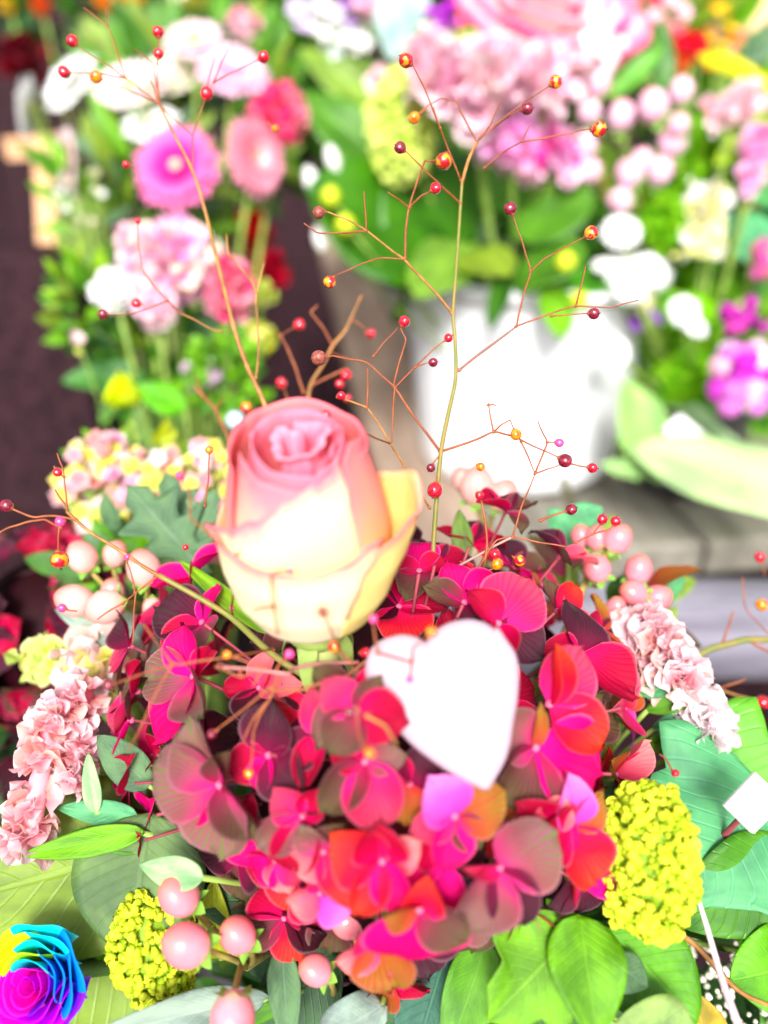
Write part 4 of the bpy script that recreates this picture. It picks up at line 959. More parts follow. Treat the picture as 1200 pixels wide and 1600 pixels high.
# bottom right
ml = [(0, .1), (.08, .40), (.14, .32), (.3, .60), (.36, .40), (.42, .42), (.60, .50), (.66, .28), (.74, .26), (.86, .22), (1, 0)]
lobed('bright green toothed leaf below the hydrangea at the lower right', (905,1445,.225), (770,1600,.205), 150, LG2, ml)
leaf('long bright green leaf hanging beside the toothed leaf', (905,1430,.222), (935,1625,.20), 120, mat_leaf((.16, .42, .01), (.30, .60, .06), rough=.35), .1, .1, .4, seed=21)
leaf('broad fresh green leaf under the yellow green flower head', (950,1450,.235), (1095,1600,.22), 150, mat_leaf((.13, .40, .01), (.25, .58, .05), rough=.35), .15, .08, .4, seed=22, tipp=.8)
leaf('round grey green leaf at the bottom edge right of centre', (960,1600,.215), (1090,1690,.205), 170, mat_leaf((.30, .46, .16), (.42, .60, .28), rough=.5), .1, .05, .5, seed=23)
leaf('small dusty round leaf above the round grey green leaf', (950,1500,.23), (1010,1540,.22), 60, LG5, .1, .1, .5, seed=24)
leaf('dark teal leaf at the bottom edge below the hydrangea', (700,1480,.245), (640,1680,.225), 120, mat_leaf((.03, .16, .12), rough=.35), .1, .1, seed=25)
leaf('pale grey green leaf at the bottom edge under the lowest hydrangea petals', (600,1570,.23), (480,1640,.215), 80, LG6, -.05, .1, seed=26, wave=.06)
leaf('slim green leaf with pale edge at the bottom edge below the hydrangea', (760,1470,.24), (700,1660,.22), 85, mat_leaf((.14, .38, .04), rough=.35), .1, .2, seed=27)
leaf('dark green leaf in the gap below the long leaf', (880,1500,.25), (830,1680,.235), 140, LG9, .1, .2, seed=28)
ivy = [(0, .30), (.05, .52), (.16, .60), (.28, .50), (.36, .42), (.46, .46), (.56, .44), (.64, .30), (.80, .16), (1, 0)]
lobed('large sea green ivy leaf right of the yellow green flower head', (1190,1225,.26), (1055,1420,.235), 260, LG7, ivy, roll=.1, bend=.05)
lobed('upper ivy leaf running to the right edge', (1060,1180,.27), (1290,1330,.25), 210, mat_leaf((.14, .42, .05), (.30, .60, .15), rough=.3), ivy, bend=.05)
leaf('glossy dark green leaf at the right edge below the ivy', (1250,1330,.25), (1068,1445,.235), 140, mat_leaf((.07, .26, .01), (.14, .38, .04), rough=.28), .12, .12, .45, seed=29)
leaf('bright green leaf at the right edge near the bottom corner', (1260,1500,.24), (1150,1535,.23), 130, mat_leaf((.14, .44, .01), rough=.3), .1, .12, .45, seed=30)
leaf('second bright green leaf touching the right edge above the corner', (1270,1440,.25), (1165,1500,.24), 110, mat_leaf((.11, .36, .01), rough=.3), .1, .12, .45, seed=31)
leaf('olive yellow leaf under the right white cockscomb tip', (1040,1230,.285), (1240,1180,.27), 110, mat_leaf((.36, .42, .05), rough=.4), .1, .1, seed=32)
for i, (x, y, x2, y2) in enumerate([(1000,1085,1072,1062),(1010,1110,1085,1088),(1020,1140,1100,1112),(1005,1170,1070,1150),(1000,1062,1050,1040)]):
    leaf('rounded green leaf between hydrangea and right pink cockscomb, ' + ['uppermost but one', 'middle one', 'second lowest', 'lowest', 'uppermost'][i], (x, y, .275), (x2, y2, .265), 30, [LG7, LG1][i % 2], .2, .2, .5, seed=40+i, anchor=aR, group='small rounded leaves down the right side')
leaf('grey green leaf behind the upper right pink berries', (900,850,.33), (860,795,.325), 50, LG7, .1, .1, anchor=aR, seed=50)
leaf('round green leaf above the upper right pink berries', (890,815,.33), (940,792,.325), 42, LG7, .2, .1, anchor=aR, seed=51)
leaf('green leaf to the right of the three pink berries', (1010,940,.32), (1068,905,.31), 40, LG7, .1, .1, anchor=aR, seed=52)
leaf('small olive leaf upright right of the tall berry stem', (725,880,.28), (718,795,.285), 32, mat_leaf((.14, .24, .05), rough=.45), .05, .2, anchor=ANCH, seed=53)
# dark underplanting of the bouquet so that nothing shines through
def foliage(name, label, cat, q, rad, nl, ln, mats, anchor, flat=1.0, group=None, wr=.5, r0=.003, up=.3, hemi=-.4, msh=None):
    t = empty(name, label, cat, q, group)
    ms = msh or [leaf_mesh(wr, .25, .12, .42, 4, 8, seed=s_) for s_ in range(4)]
    for i in range(nl):
        while True:
            d = rdir()
            if d.dot(-FW) > hemi: break
        o = q + V((d.x*rad[0], d.y*rad[1], d.z*rad[2]))*rnd(.45, 1)
        dd = (d + rdir()*.6 + V((0, 0, up))).normalized()
        put('leaf', random.choice(ms), random.choice(mats), frame(o, dd, -FW+rdir()*.7, rnd(-.5, .5), ln*rnd(.7, 1.25)), t)
    stem('stem', [q, q.lerp(anchor, .5), anchor], r0, r0, M_dstem, t)
    return t
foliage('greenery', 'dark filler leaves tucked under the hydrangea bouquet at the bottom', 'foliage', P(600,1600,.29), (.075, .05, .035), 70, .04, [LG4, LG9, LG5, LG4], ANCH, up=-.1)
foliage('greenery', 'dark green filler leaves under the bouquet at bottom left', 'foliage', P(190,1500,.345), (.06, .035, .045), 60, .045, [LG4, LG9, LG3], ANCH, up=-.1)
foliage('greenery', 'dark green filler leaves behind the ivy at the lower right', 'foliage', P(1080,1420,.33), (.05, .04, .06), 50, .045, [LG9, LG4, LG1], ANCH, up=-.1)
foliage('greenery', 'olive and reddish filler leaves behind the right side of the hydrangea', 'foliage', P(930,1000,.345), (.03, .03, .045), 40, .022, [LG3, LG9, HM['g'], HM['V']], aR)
# white tag
def card(name, label, cat, corners, mat, t_=.0006):
    q = [P(*c) for c in corners]; c = sum(q, V())/4; n_ = (q[1]-q[0]).cross(q[3]-q[0]).normalized()
    vs = [p-c+n_*t_ for p in q] + [p-c-n_*t_ for p in q]
    fs = [(0, 1, 2, 3), (7, 6, 5, 4)] + [(i, 4+i, 4+(i+1) % 4, (i+1) % 4) for i in range(4)]
    o = put(name, mk(vs, fs, smooth=False), mat, Matrix.Translation(c)); tag(o, label, cat); return o, c
M_tagw = mat_plain('tag_white', (.90, .90, .93), .45, .3, .02, 20, bstr=.02)
tg, tc_ = card('price_tag', 'blank white square tag on the ivy leaf at the right edge', 'tag', [(1131,1258,.225),(1178,1207,.232),(1226,1252,.232),(1176,1302,.225)], M_tagw)
stem('tag_pick', [tc_, tc_+V((0, .01, -.03)), tc_+V((-.01, .02, -.08))], .001, .001, M_gst, tg)
# baby's breath in the lower right corner
parts = []
for i in range(240):
    px, py = rnd(1060, 1230), rnd(1440, 1640); z_ = rnd(.27, .32)
    parts.append((knob, zframe(P(px, py, z_)-P(1130,1500,.3), rdir(), 0, rnd(.0007, .0016))))
o = put('babys_breath', join(parts), mat_plain('cream_buds', (.80, .76, .60), .6, .2), Matrix.Translation(P(1130,1500,.3)), kind='stuff'); tag(o, "tiny cream baby's breath buds in the dark lower right corner", 'filler flowers')
leaf('yellow brown leaf at the bottom edge in the right corner', (1120,1660,.25), (1080,1550,.25), 70, mat_leaf((.45, .36, .04), rough=.4), .1, .2, seed=60)

# ---- generic rose with a colour for each petal --------------------------------
def cup_mesh(width, h, r, flare, seed=0, nu=14, nv=9):
    rg = random.Random(seed); ph = rg.uniform(0, 6)
    def f(u, v):
        s = (u-.5)*2; a_ = s*width/2
        k = math.sqrt(max(0, 1-(abs(s)**4)*.8*v))
        hh = h*(v - .22*v**6)*k*1.15
        rr = r*(.35+.65*min(1, v*1.25)**.6) + flare*v**4 + r*.05*sin(5*s+ph)*v*v
        return V((sin(a_)*rr, -cos(a_)*rr, hh - h*.45))
    return grid(nu, nv, f, 'cup_petal')
def cup_rose(name, label, q, axis_, Rr, matf, anchor, layers=((2, .16, .95), (3, .30, .98), (3, .44, .96), (4, .58, .90), (5, .72, .82), (5, .86, .70), (6, 1.0, .56)), group=None, ht=1.0, cat='rose', flr=.22):
    t = empty(name, label, cat, q, group); B = zframe(q, axis_)
    for li, (n_, rf, hf) in enumerate(layers):
        me = cup_mesh(2*pi/n_*1.45, hf*1.1*Rr*ht, rf*Rr*.92, flr*Rr*rf, li)
        off = rnd(0, 6)
        for k in range(n_):
            an = off + 2*pi*k/n_ + rnd(-.12, .12)
            M = B @ Matrix.Rotation(an, 4, 'Z') @ Matrix.Rotation(rnd(-.05, .05), 4, 'X')
            o = put('petal', me, matf(li, (M.to_3x3() @ V((0, -1, 0))).normalized()), M, t)
    stem('stem', [q - (B.to_3x3() @ V((0, 0, 1)))*Rr*.45, q.lerp(anchor, .5), anchor], .0028, .0028, M_dstem, t)
    put('receptacle', ball(10, 6), M_dstem, zframe(q - (B.to_3x3() @ V((0, 0, 1)))*Rr*.5, axis_, 0, Rr*.25), t)
    return t
def flatp(c, d=.8, tr=.3): return mat_petal(tuple(x*d for x in c), c, c, .08, transl=tr)
RB = [flatp((.95, .85, .01)), flatp((.50, .80, .03)), flatp((.0, .62, .70)), flatp((.0, .30, .88)), flatp((.28, .02, .75)), flatp((.60, .0, .78)), flatp((.92, .01, .62)), flatp((.95, .25, .02))]
def rainbow(li, d):
    a_ = math.degrees(math.atan2(d.dot(UP), d.dot(RT))) % 360     # 0 right, 90 up
    for lo, hi, i in ((0, 42, 3), (42, 104, 2), (104, 120, 1), (120, 200, 0), (200, 280, 6), (280, 318, 5), (318, 360, 4)):
        if lo <= a_ < hi:
            if li <= 1: return RB[5] if i in (2, 3) else RB[6]
            if li == 2 and i in (0, 1): return RB[7]
            if li == 2 and i == 3: return RB[4]
            if li == 3 and i == 2: return RB[3]
            return RB[i]
    return RB[0]
cup_rose('rose', 'small rose with rainbow petals, yellow, turquoise, blue, purple and magenta, in the bottom left corner', P(62,1532,.235), (-FW*.9+UP*.25-RT*.15).normalized(), S(84,.235), rainbow, ANCH, flr=.12)
# ================================================================== BACKGROUND BOUQUETS
def vase_at(label, x, y, h, r, mat, base=BEN):
    t = empty('vase', label, 'vase', V((x, y, base+.003)))
    put('vase_wall', lathe([(0, .002), (r*.8, .002), (r*.85, .01), (r, h*.5), (r*.95, h*.97), (r, h), (r*.93, h), (r*.88, h*.9), (r*.9, h*.5), (r*.7, .02), (0, .015)], 28), mat, Matrix.Translation(V((x, y, base+.003))), t)
    return V((x, y, base+h*.8))
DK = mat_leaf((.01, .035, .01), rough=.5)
M_vd = mat_plain('vase_dark', (.05, .045, .05), .3, .5)
q = P(250, 640, .72); A1 = vase_at('dark vase under the gerbera bouquet at upper left', q.x, q.y, .22, .055, M_vd)
q = P(270, 640, .56); A2 = vase_at('dark vase under the pink and lime bouquet at mid left', q.x, q.y, .22, .05, M_vd)
q = P(240, 800, .42); A3 = vase_at('dark vase under the pink and yellow clusters', q.x, q.y+.02, .25, .045, M_vd)
q = P(40, 1020, .40); A4 = vase_at('dark vase under the blurred red hydrangea at the left edge', q.x-.01, q.y+.02, .25, .045, M_vd)
A5 = bc + V((0, 0, .05))
q = P(1080, 640, .74); A6 = vase_at('dark pot under the lime flowers at the right', q.x+.02, q.y+.05, .10, .06, M_vd, TAB)
q = P(150, 60, 1.6); A7 = V((q.x, q.y, .9))

def daisy(name, label, q, nrm, Rr, outer, n_rays, disc, anchor, layers=2, wd=.22, group=None, cat='flower', discr=.2, inner=None, droop=.1, eye=None, me=None, pt=.5):
    t = empty(name, label, cat, q, group)
    pm = me or petal_mesh(wd=wd, cup=.02, tipdrop=droop, point=pt, nu=3, nv=6, seed=len(label) % 7, wave=.02, bw=.05, shape=.35)
    B = zframe(q, nrm); n_ = (B.to_3x3() @ V((0, 0, 1))).normalized(); x_ = (B.to_3x3() @ V((1, 0, 0))).normalized(); y_ = n_.cross(x_)
    for l in range(layers):
        ln = Rr*(1-.14*l); lf = 6+14*l
        for k in range(n_rays):
            a_ = 2*pi*(k+.5*l)/n_rays + rnd(-.05, .05)
            d = ((x_*cos(a_)+y_*sin(a_))*cos(R(lf)) + n_*sin(R(lf))).normalized()
            put('ray', pm, outer, frame(q + n_*Rr*.012*l, d, n_, rnd(-.15, .15), ln*rnd(.93, 1.05)), t)
    if inner:
        for l in range(2):
            for k in range(n_rays):
                a_ = 2*pi*(k+.3*l)/n_rays; d = ((x_*cos(a_)+y_*sin(a_))*.75 + n_*(.5+.3*l)).normalized()
                put('inner_ray', pm, inner, frame(q+n_*Rr*.04, d, n_, 0, Rr*(.45-.1*l)), t)
    put('disc', ball(14, 8, lambda d: 1+.05*noise.noise(d*9)), disc, zframe(q+n_*Rr*.05, n_, 0, (Rr*discr, Rr*discr, Rr*discr*.6)), t)
    if eye: put('disc_centre', ball(10, 6), eye, zframe(q+n_*Rr*(.05+discr*.5), n_, 0, (Rr*discr*.5, Rr*discr*.5, Rr*discr*.25)), t)
    stem('stem', [q - n_*Rr*.05, q.lerp(anchor, .5)-n_*Rr*.3, anchor], .0022, .0026, M_stem, t, 6, 4)
    return t
D_y = mat_plain('disc_yellow', (.85, .70, .05), .7, .2, .3, 400); D_g = mat_plain('disc_green', (.20, .55, .12), .7, .2, .3, 400); D_p = mat_plain('disc_peach', (.95, .45, .25), .7, .2, .3, 400)
G_hot = mat_petal((.92, .01, .30), (.93, .05, .42), (.96, .34, .62), .15); G_hot2 = mat_petal((.90, .01, .26), (.92, .03, .36), (.92, .06, .45), .15)
G_mauve = mat_petal((.97, .42, .62), (.97, .56, .76), (.98, .72, .86), .05); G_pale = mat_petal((.98, .50, .64), (.98, .64, .74), (.98, .80, .85), .05)
G_coral = mat_petal((.95, .18, .30), (.96, .32, .44), (.97, .52, .64), .1); G_deep = mat_petal((.85, .02, .15), (.90, .05, .25), (.95, .15, .38), .2)
G_white = mat_petal((.92, .90, .80), (.95, .95, .93), (.97, .97, .97), .05); G_blush = mat_petal((.96, .62, .62), (.97, .75, .76), (.98, .88, .88), .08)
G_cream = mat_petal((.88, .82, .50), (.93, .88, .66), (.95, .93, .82), .08)
UPW = V((0, 0, 1))
fd = -FW
z = .66
daisy('gerbera', 'hot pink gerbera with paler rim in the middle of the upper left bouquet', P(277,262,z), (fd+UP*.1-RT*.1), S(76,z), G_hot, 26, D_p, A1, inner=G_hot2, wd=.3)
daisy('gerbera', 'pale pink gerbera with green eye at the top of the upper left bouquet', P(305,65,.72), (fd*.8+UP*.5), S(55,.72), G_pale, 22, D_g, A1, wd=.32, discr=.28)
daisy('gerbera', 'mauve pink gerbera above and right of the hot pink one', P(362,112,.69), (fd*.8+UP*.4+RT*.2), S(62,.69), G_mauve, 26, mat_plain('disc_mauve', (.9, .45, .75), .6, .2), A1, wd=.32, inner=G_mauve)
daisy('gerbera', 'coral pink gerbera seen half from the side right of the hot pink one', P(398,245,.68), (fd*.55+RT*.75-UP*.1), S(66,.68), G_coral, 24, D_p, A1, wd=.32, inner=G_pale)
daisy('gerbera', 'small blush gerbera at the left edge of the upper left bouquet', P(108,248,.70), (fd*.5-RT*.8-UP*.1), S(54,.70), G_blush, 22, D_p, A1, wd=.34)
daisy('chrysanthemum', 'large white chrysanthemum in the upper left bouquet, right one with pink blush', P(205,135,.71), (fd*.8+UP*.5-RT*.05), S(64,.71), G_blush, 24, D_y, A1, wd=.36, discr=.18)
daisy('chrysanthemum', 'white chrysanthemum at the upper left, beside the blush one', P(112,130,.73), (fd*.7-RT*.4+UP*.3), S(58,.73), G_white, 22, D_y, A1, wd=.38, discr=.16, inner=G_white)
daisy('chrysanthemum', 'white chrysanthemum seen edge on at the far left of the bouquet', P(46,168,.74), (fd*.25-RT*.95+UP*.1), S(50,.74), G_white, 22, D_y, A1, wd=.36, discr=.2)
daisy('chrysanthemum', 'white chrysanthemum directly above the hot pink gerbera', P(238,195,.70), (fd+UP*.6), S(50,.70), G_white, 22, D_y, A1, wd=.38, inner=G_white)
daisy('chrysanthemum', 'cream white chrysanthemum between the blush and the mauve flowers', P(262,120,.74), (fd*.9+UP*.4), S(48,.74), G_cream, 22, D_y, A1, wd=.38, inner=G_white)
def carnation(name, label, q, Rr, mats, anchor, nf=90, group=None, fsz=.5, core=None, squash=(1, 1, 1), cat='flower', only_front=True):
    t = empty(name, label, cat, q, group)
    put('flower_core', ball(14, 9), core or mats[0], Matrix.Translation(q) @ Matrix.Diagonal((Rr*.6*squash[0], Rr*.6*squash[1], Rr*.6*squash[2], 1)), t)
    for i in range(nf):
        d = rdir()
        if only_front and d.dot(fd) < -.45: d = -d
        o = q + V((d.x*squash[0], d.y*squash[1], d.z*squash[2]))*Rr*rnd(.5, .68)
        put('petal', random.choice(FR), random.choice(mats), frame(o, (d+rdir()*.45).normalized(), rdir(), 0, Rr*fsz*rnd(.75, 1.15)), t)
    stem('stem', [q, q.lerp(anchor, .5), anchor], .0022, .0024, M_stem, t)
    return t
carnation('carnation', 'deep pink carnation at the right edge of the upper left bouquet', P(440,182,.70), S(46,.70), [G_deep, G_coral, G_deep], A1, 70)
carnation('carnation', 'small pink bud flower at the top behind the berry twig', P(380,40,.78), S(26,.78), [G_pale, G_coral], A1, 30)
carnation('chrysanthemum', 'pale lime pompon cut by the top edge', P(302,-8,.80), S(34,.80), [Py, G_cream], A1, 40)
# cream filler flowers
def cluster(name, label, cat, pts, z0, dz, mats, anchor, rpx, nper=1, jit=0, group=None, me=None, pet=None, sepal=None):
    """many small blossoms of one flower head; pts (px,py)"""
    q0 = P(sum(p[0] for p in pts)/len(pts), sum(p[1] for p in pts)/len(pts), z0)
    t = empty(name, label, cat, q0, group)
    for p in pts:
        for _ in range(nper):
            z_ = z0 + rnd(-dz, dz); q = P(p[0]+rnd(-jit, jit), p[1]+rnd(-jit, jit), z_)
            r = S(rpx if len(p) < 3 else p[2], z_)*rnd(.8, 1.15)
            put('blossom', me or BLO, random.choice(mats), zframe(q, fd*.9+UP*.3+rdir()*.5, rnd(0, 6), r), t)
            stem('stalk', [q, q.lerp(q0+(anchor-q0)*.25, .9)], .0005, .0008, M_stem, t, 4, 1)
    stem('stem', [q0+(anchor-q0)*.2, anchor], .0018, .002, M_stem, t)
    return t
def blossom(n_=5, cupd=.25):
    ps_ = []
    pm = petal_mesh(wd=1.0, cup=.15, tipdrop=.1, point=.2, nu=4, nv=4, seed=3, wave=.02)
    for k in range(n_):
        a_ = 2*pi*k/n_; ps_.append((pm, Matrix.Rotation(a_, 4, 'Z') @ Matrix.Rotation(cupd, 4, 'X')))
    ps_.append((ball(6, 4), Matrix.Translation((0, 0, .06)) @ Matrix.Scale(.13, 4)))
    return join(ps_)
BLO = blossom(); BLC = blossom(5, .9); BUD = ball(10, 7, lambda d: 1+.12*max(0, d.z)**3)
def scat(cx_, cy_, wx, wy, n_, r=None):
    out = []
    while len(out) < n_:
        x, y = rnd(-1, 1), rnd(-1, 1)
        if x*x+y*y < 1: out.append((cx_+x*wx, cy_+y*wy) + ((r*rnd(.7, 1.2),) if r else ()))
    return out
cluster('filler_flower', 'small cream buds hanging below the blush gerbera', 'flower', scat(125,310,48,48,34), .72, .03, [G_cream, G_white, mat_petal((.4,.5,.2), (.65,.7,.4), (.8,.8,.6), .1)], A1, 12, me=BLC)
foliage('greenery', 'green stems and slim leaves below the hot pink gerbera', 'foliage', P(225,330,.76), (.07, .05, .07), 90, .055, [LG2, LG1, LG3, LG5], A1, wr=.25)
foliage('greenery', 'dark green leaves behind the upper left flowers', 'foliage', P(330,200,.84), (.12, .06, .10), 110, .06, [LG9, LG1, LG3], A1, wr=.35)
# red flowers right of it
carnation('carnation', 'bright red flower in the shade right of the leaning olive twig', P(395,362,.80), S(32,.80), [flatp((.75, .0, .01)), flatp((.5, .0, .01))], A1, 45)
carnation('carnation', 'dark crimson flower below the bright red one', P(418,425,.80), S(36,.80), [flatp((.45, .0, .03)), flatp((.65, .0, .08))], A1, 50)
# mid left bouquet
z = .56
G_pw = mat_petal((.90, .20, .62), (.95, .55, .70), (.96, .85, .70), .08)
carnation('hydrangea', 'pink cream and lilac mottled bloom at the top of the mid left bouquet', P(268,408,z), S(76,z), [G_pw, G_cream, G_pale, G_mauve, G_blush, mat_petal((.8,.3,.75), (.88,.30,.72), (.93,.45,.75), .1)], A2, 120, squash=(1.08, .8, .72), fsz=.42)
carnation('carnation', 'coral pink bloom at the right side of the mid left bouquet', P(358,450,.57), S(48,.57), [G_coral, G_deep, G_coral], A2, 70, squash=(.8, .8, 1.15))
carnation('carnation', 'small pink knob left on top of the mottled bloom', P(210,378,.56), S(30,.56), [G_pale, G_mauve, G_coral], A2, 40)
carnation('carnation', 'white ball flower at the left of the mid left bouquet', P(180,455,.55), S(36,.55), [G_white, G_white], A2, 60, fsz=.42)
carnation('carnation', 'lilac pink ball flower right of the white one', P(243,480,.54), S(36,.54), [G_mauve, G_pale, G_blush], A2, 60, fsz=.42)
carnation('chrysanthemum', 'lime green pompon right of the coral bloom', P(403,528,.58), S(27,.58), [Py, flatp((.55, .6, .03))], A2, 45)
carnation('chrysanthemum', 'small lime pompon above the other lime one', P(408,462,.62), S(22,.62), [flatp((.45, .6, .03)), Py], A2, 35)
cup_rose('tulip', 'yellow green cupped flower low in the mid left bouquet', P(195,615,.50), (fd*.4+UP*.3-RT*.6).normalized(), S(38,.50), lambda l, d: flatp((.72, .85, .01)), A2, layers=((3, .5, 1.2), (3, .8, 1.2)), cat='tulip', flr=.05)
cluster('filler_flower', 'pinkish white bud at the left of the lime leaves', 'flower', [(122,535,17),(128,548,13),(118,522,11)], .54, .005, [G_blush, Py], A2, 14, me=BLC)
foliage('greenery', 'bright lime leaves at the left flank of the mid left bouquet', 'foliage', P(140,480,.60), (.022, .02, .04), 60, .02, [LG2, LG3, LG1, LG9, mat_leaf((.34,.62,.03), rough=.4)], A2)
foliage('greenery', 'mixed green leaves in the lower half of the mid left bouquet', 'foliage', P(255,565,.62), (.055, .035, .045), 130, .026, [LG1, LG9, LG5, LG9, LG3, LG4], A2)
foliage('greenery', 'small leaved bright sprig at the right of the mid left bouquet', 'foliage', P(350,590,.56), (.03, .03, .03), 90, .012, [LG2, LG1, LG2], A2, wr=.8)
leaf('dark green leaf pointing left below the lime leaves', (230,590,.58), (95,585,.56), 60, mat_leaf((.05, .20, .04), rough=.4), anchor=A2, seed=70)
leaf('bright green leaf right of the yellow green cupped flower', (290,640,.52), (212,600,.50), 50, mat_leaf((.18, .60, .01), rough=.4), anchor=A2, seed=71)
cluster('filler_flower', 'pale mauve buds low in the mid left bouquet', 'flower', scat(315,585,26,26,9,14), .55, .01, [mat_petal((.5,.3,.45), (.62,.45,.58), (.7,.6,.68), .1)], A2, 12)
gb = empty('glass_bead', 'pale blue glass bead shining left of the rose top', 'ornament', P(368,657,.40))
put('bead', ball(14, 10), mat_plain('pearl', (.55, .68, .85), .12, .7, coat=1), zframe(P(368,657,.40), UPW, 0, S(15,.40)), gb); stem('pin', [P(368,657,.40), A3], .0006, .0006, M_gst, gb)
# pink/yellow clusters behind the front bouquet
Cm = [mat_petal((.9,.3,.3), (.95,.45,.45), (.96,.62,.58), .1), mat_petal((.85,.8,.1), (.92,.88,.15), (.95,.9,.45), .05), G_mauve, Pp, G_blush, Py, mat_petal((.9,.75,.1), (.93,.85,.2), (.96,.9,.4), .05)]
cluster('yarrow', 'pink and yellow speckled flower head above the pale peach berries', 'flower', scat(162,760,74,74,120), .40, .014, Cm, A3, 17)
cluster('yarrow', 'pink and yellow speckled flower head right beside the rose', 'flower', scat(305,765,84,72,120), .385, .012, Cm+[Py], A3, 17)
cluster('yarrow', 'pink lower edge of the speckled flower head left of the rose', 'flower', scat(330,830,40,45,40), .365, .01, [Pp, Pp, G_mauve, Cm[0]], A3, 16)
foliage('greenery', 'lime green tips between the two speckled flower heads', 'foliage', P(205,712,.43), (.03, .015, .012), 36, .014, [LG2, LG3, mat_leaf((.5,.6,.02), rough=.4)], A3)
foliage('greenery', 'green leaves behind the pale peach berries', 'foliage', P(205,900,.36), (.028, .015, .025), 40, .018, [LG1, LG5, LG9, LG2], A3)
# blurred red hydrangea at the left edge
hb = P(85,985,.40); t = empty('hydrangea', 'blurred dark red hydrangea head at the left edge behind the pink flowers', 'hydrangea', hb)
put('hydrangea_core', ball(14, 9), HM['d'], zframe(hb, UPW, 0, .038), t)
bfm = blossom(4, .35)
for i in range(95):
    d = rdir()
    if d.dot(fd) < -.3: d = -d
    put('floret', bfm, HM[random.choice('RRDPgD')], zframe(hb + V((d.x*.050, d.y*.045, d.z*.052)), d, rnd(0, 6), .0125), t)
stem('stem', [hb, A4], .003, .003, M_dstem, t)
foliage('greenery', 'dark leaves under the blurred red hydrangea', 'foliage', P(60,1120,.40), (.05, .03, .03), 40, .03, [LG9, LG4, HM['d']], A4)
# top left corner: dark greenery with orange flowers
A7 = P(110, 40, 1.35); A7 = V((A7.x, A7.y, BEN))
foliage('greenery', 'dark green foliage along the top left edge', 'foliage', P(100,0,1.30), (.20, .06, .055), 130, .05, [LG9, LG4, LG9, LG4, DK], A7)
for x, y, r, lb in ((65,8,16,'red orange flower at the top left edge, left of the orange one'), (168,2,20,'orange flower at the top left edge'), (210,-2,16,'yellow orange flower at the top edge, third from the left corner'), (12,5,14,'yellow flower in the very top left corner')):
    carnation('marigold', lb, P(x, y, 1.2), S(r, 1.2), [flatp({65: (.8, .15, .01), 168: (.9, .35, .01), 210: (.9, .5, .02), 12: (.75, .55, .02)}[x])], A7, 30)
carnation('carnation', 'dark wine red bloom in the shade at the left edge', P(38,98,1.25), S(40,1.25), [flatp((.16, .0, .015)), flatp((.10, .0, .01))], A7, 40)

# ---- the bucket plant and the right hand bouquet --------------------------------
BG1 = mat_leaf((.045, .19, .008), (.08, .27, .02), rough=.3, vein=.25); BG2 = mat_leaf((.03, .13, .008), (.09, .28, .03), rough=.3, vein=.25); BG3 = mat_leaf((.10, .28, .03), (.24, .5, .08), rough=.3, vein=.25)
bl_ = [
 ('broad dark green leaf spreading left from the white bucket', (700,420,.71), (500,275,.63), 190, BG1),
 ('broad green leaf rising behind the tall berry stem', (720,410,.73), (640,240,.67), 200, BG1),
 ('rounded glossy leaf above the bucket right of the tall stem', (800,360,.67), (925,300,.63), 105, BG3),
 ('lower rounded leaf folding over the bucket rim', (800,440,.67), (905,385,.61), 90, BG3),
 ('pale edged leaf drooping over the left bucket rim', (740,380,.69), (655,440,.62), 90, mat_leaf((.20,.38,.06), rough=.3)),
 ('yellowish leaf drooping over the middle of the bucket rim', (720,400,.67), (795,410,.61), 70, mat_leaf((.28,.42,.05), rough=.3)),
 ('narrow dark leaf hanging down over the bucket front', (800,400,.65), (768,498,.61), 30, BG2),
 ('dark leaf between the glossy leaves above the bucket', (760,420,.73), (840,290,.71), 150, BG2),
 ('bright green leaf behind the magenta pink flowers', (760,330,.72), (800,235,.69), 110, mat_leaf((.14,.42,.02), rough=.35)),
 ('dark green leaf at the left of the bucket rim', (700,440,.73), (600,420,.67), 70, BG2),
 ('small bright leaf hanging over the bucket rim on the right', (860,440,.65), (880,515,.61), 48, LG2),
 ('green leaf at the right of the bucket rim', (880,430,.69), (950,440,.65), 70, mat_leaf((.08,.34,.02), rough=.35)),
 ('large leaf pointing up left under the lime flower head', (640,300,.75), (480,130,.71), 90, BG3),
 ('dark leaf behind the lime flower head', (680,330,.79), (560,180,.77), 150, BG2),
]
for i, (lb, b_, t_, wp, m_) in enumerate(bl_): leaf(lb, b_, t_, wp*1.12, m_, .14, .10, .5, seed=80+i, tipp=.7, anchor=A5)
foliage('greenery', 'dark green leaves filling the mouth of the white bucket', 'foliage', P(780,400,.80), (.10, .05, .05), 90, .055, [BG1, BG2, BG2], A5)
foliage('greenery', 'green foliage left of the big pink and white rose', 'foliage', P(480,90,.95), (.10, .05, .09), 120, .07, [BG3, BG1, BG1, LG9], A5)
foliage('greenery', 'dark foliage behind the middle of the top edge', 'foliage', P(620,60,1.10), (.14, .05, .12), 120, .08, [BG2, LG9, BG1], A5)
foliage('greenery', 'deep green leaves behind the pink berries at the upper right', 'foliage', P(1000,200,.92), (.15, .05, .14), 150, .06, [LG5, LG1, LG2, LG3], A6)
leaf('olive leaf left of the lime flower head', (590,170,.80), (470,60,.78), 70, mat_leaf((.26,.42,.08), rough=.35), anchor=A5, seed=101)
leaf('wide green leaf above the deep pink carnation', (560,150,.85), (415,95,.82), 70, BG1, anchor=A5, seed=102)
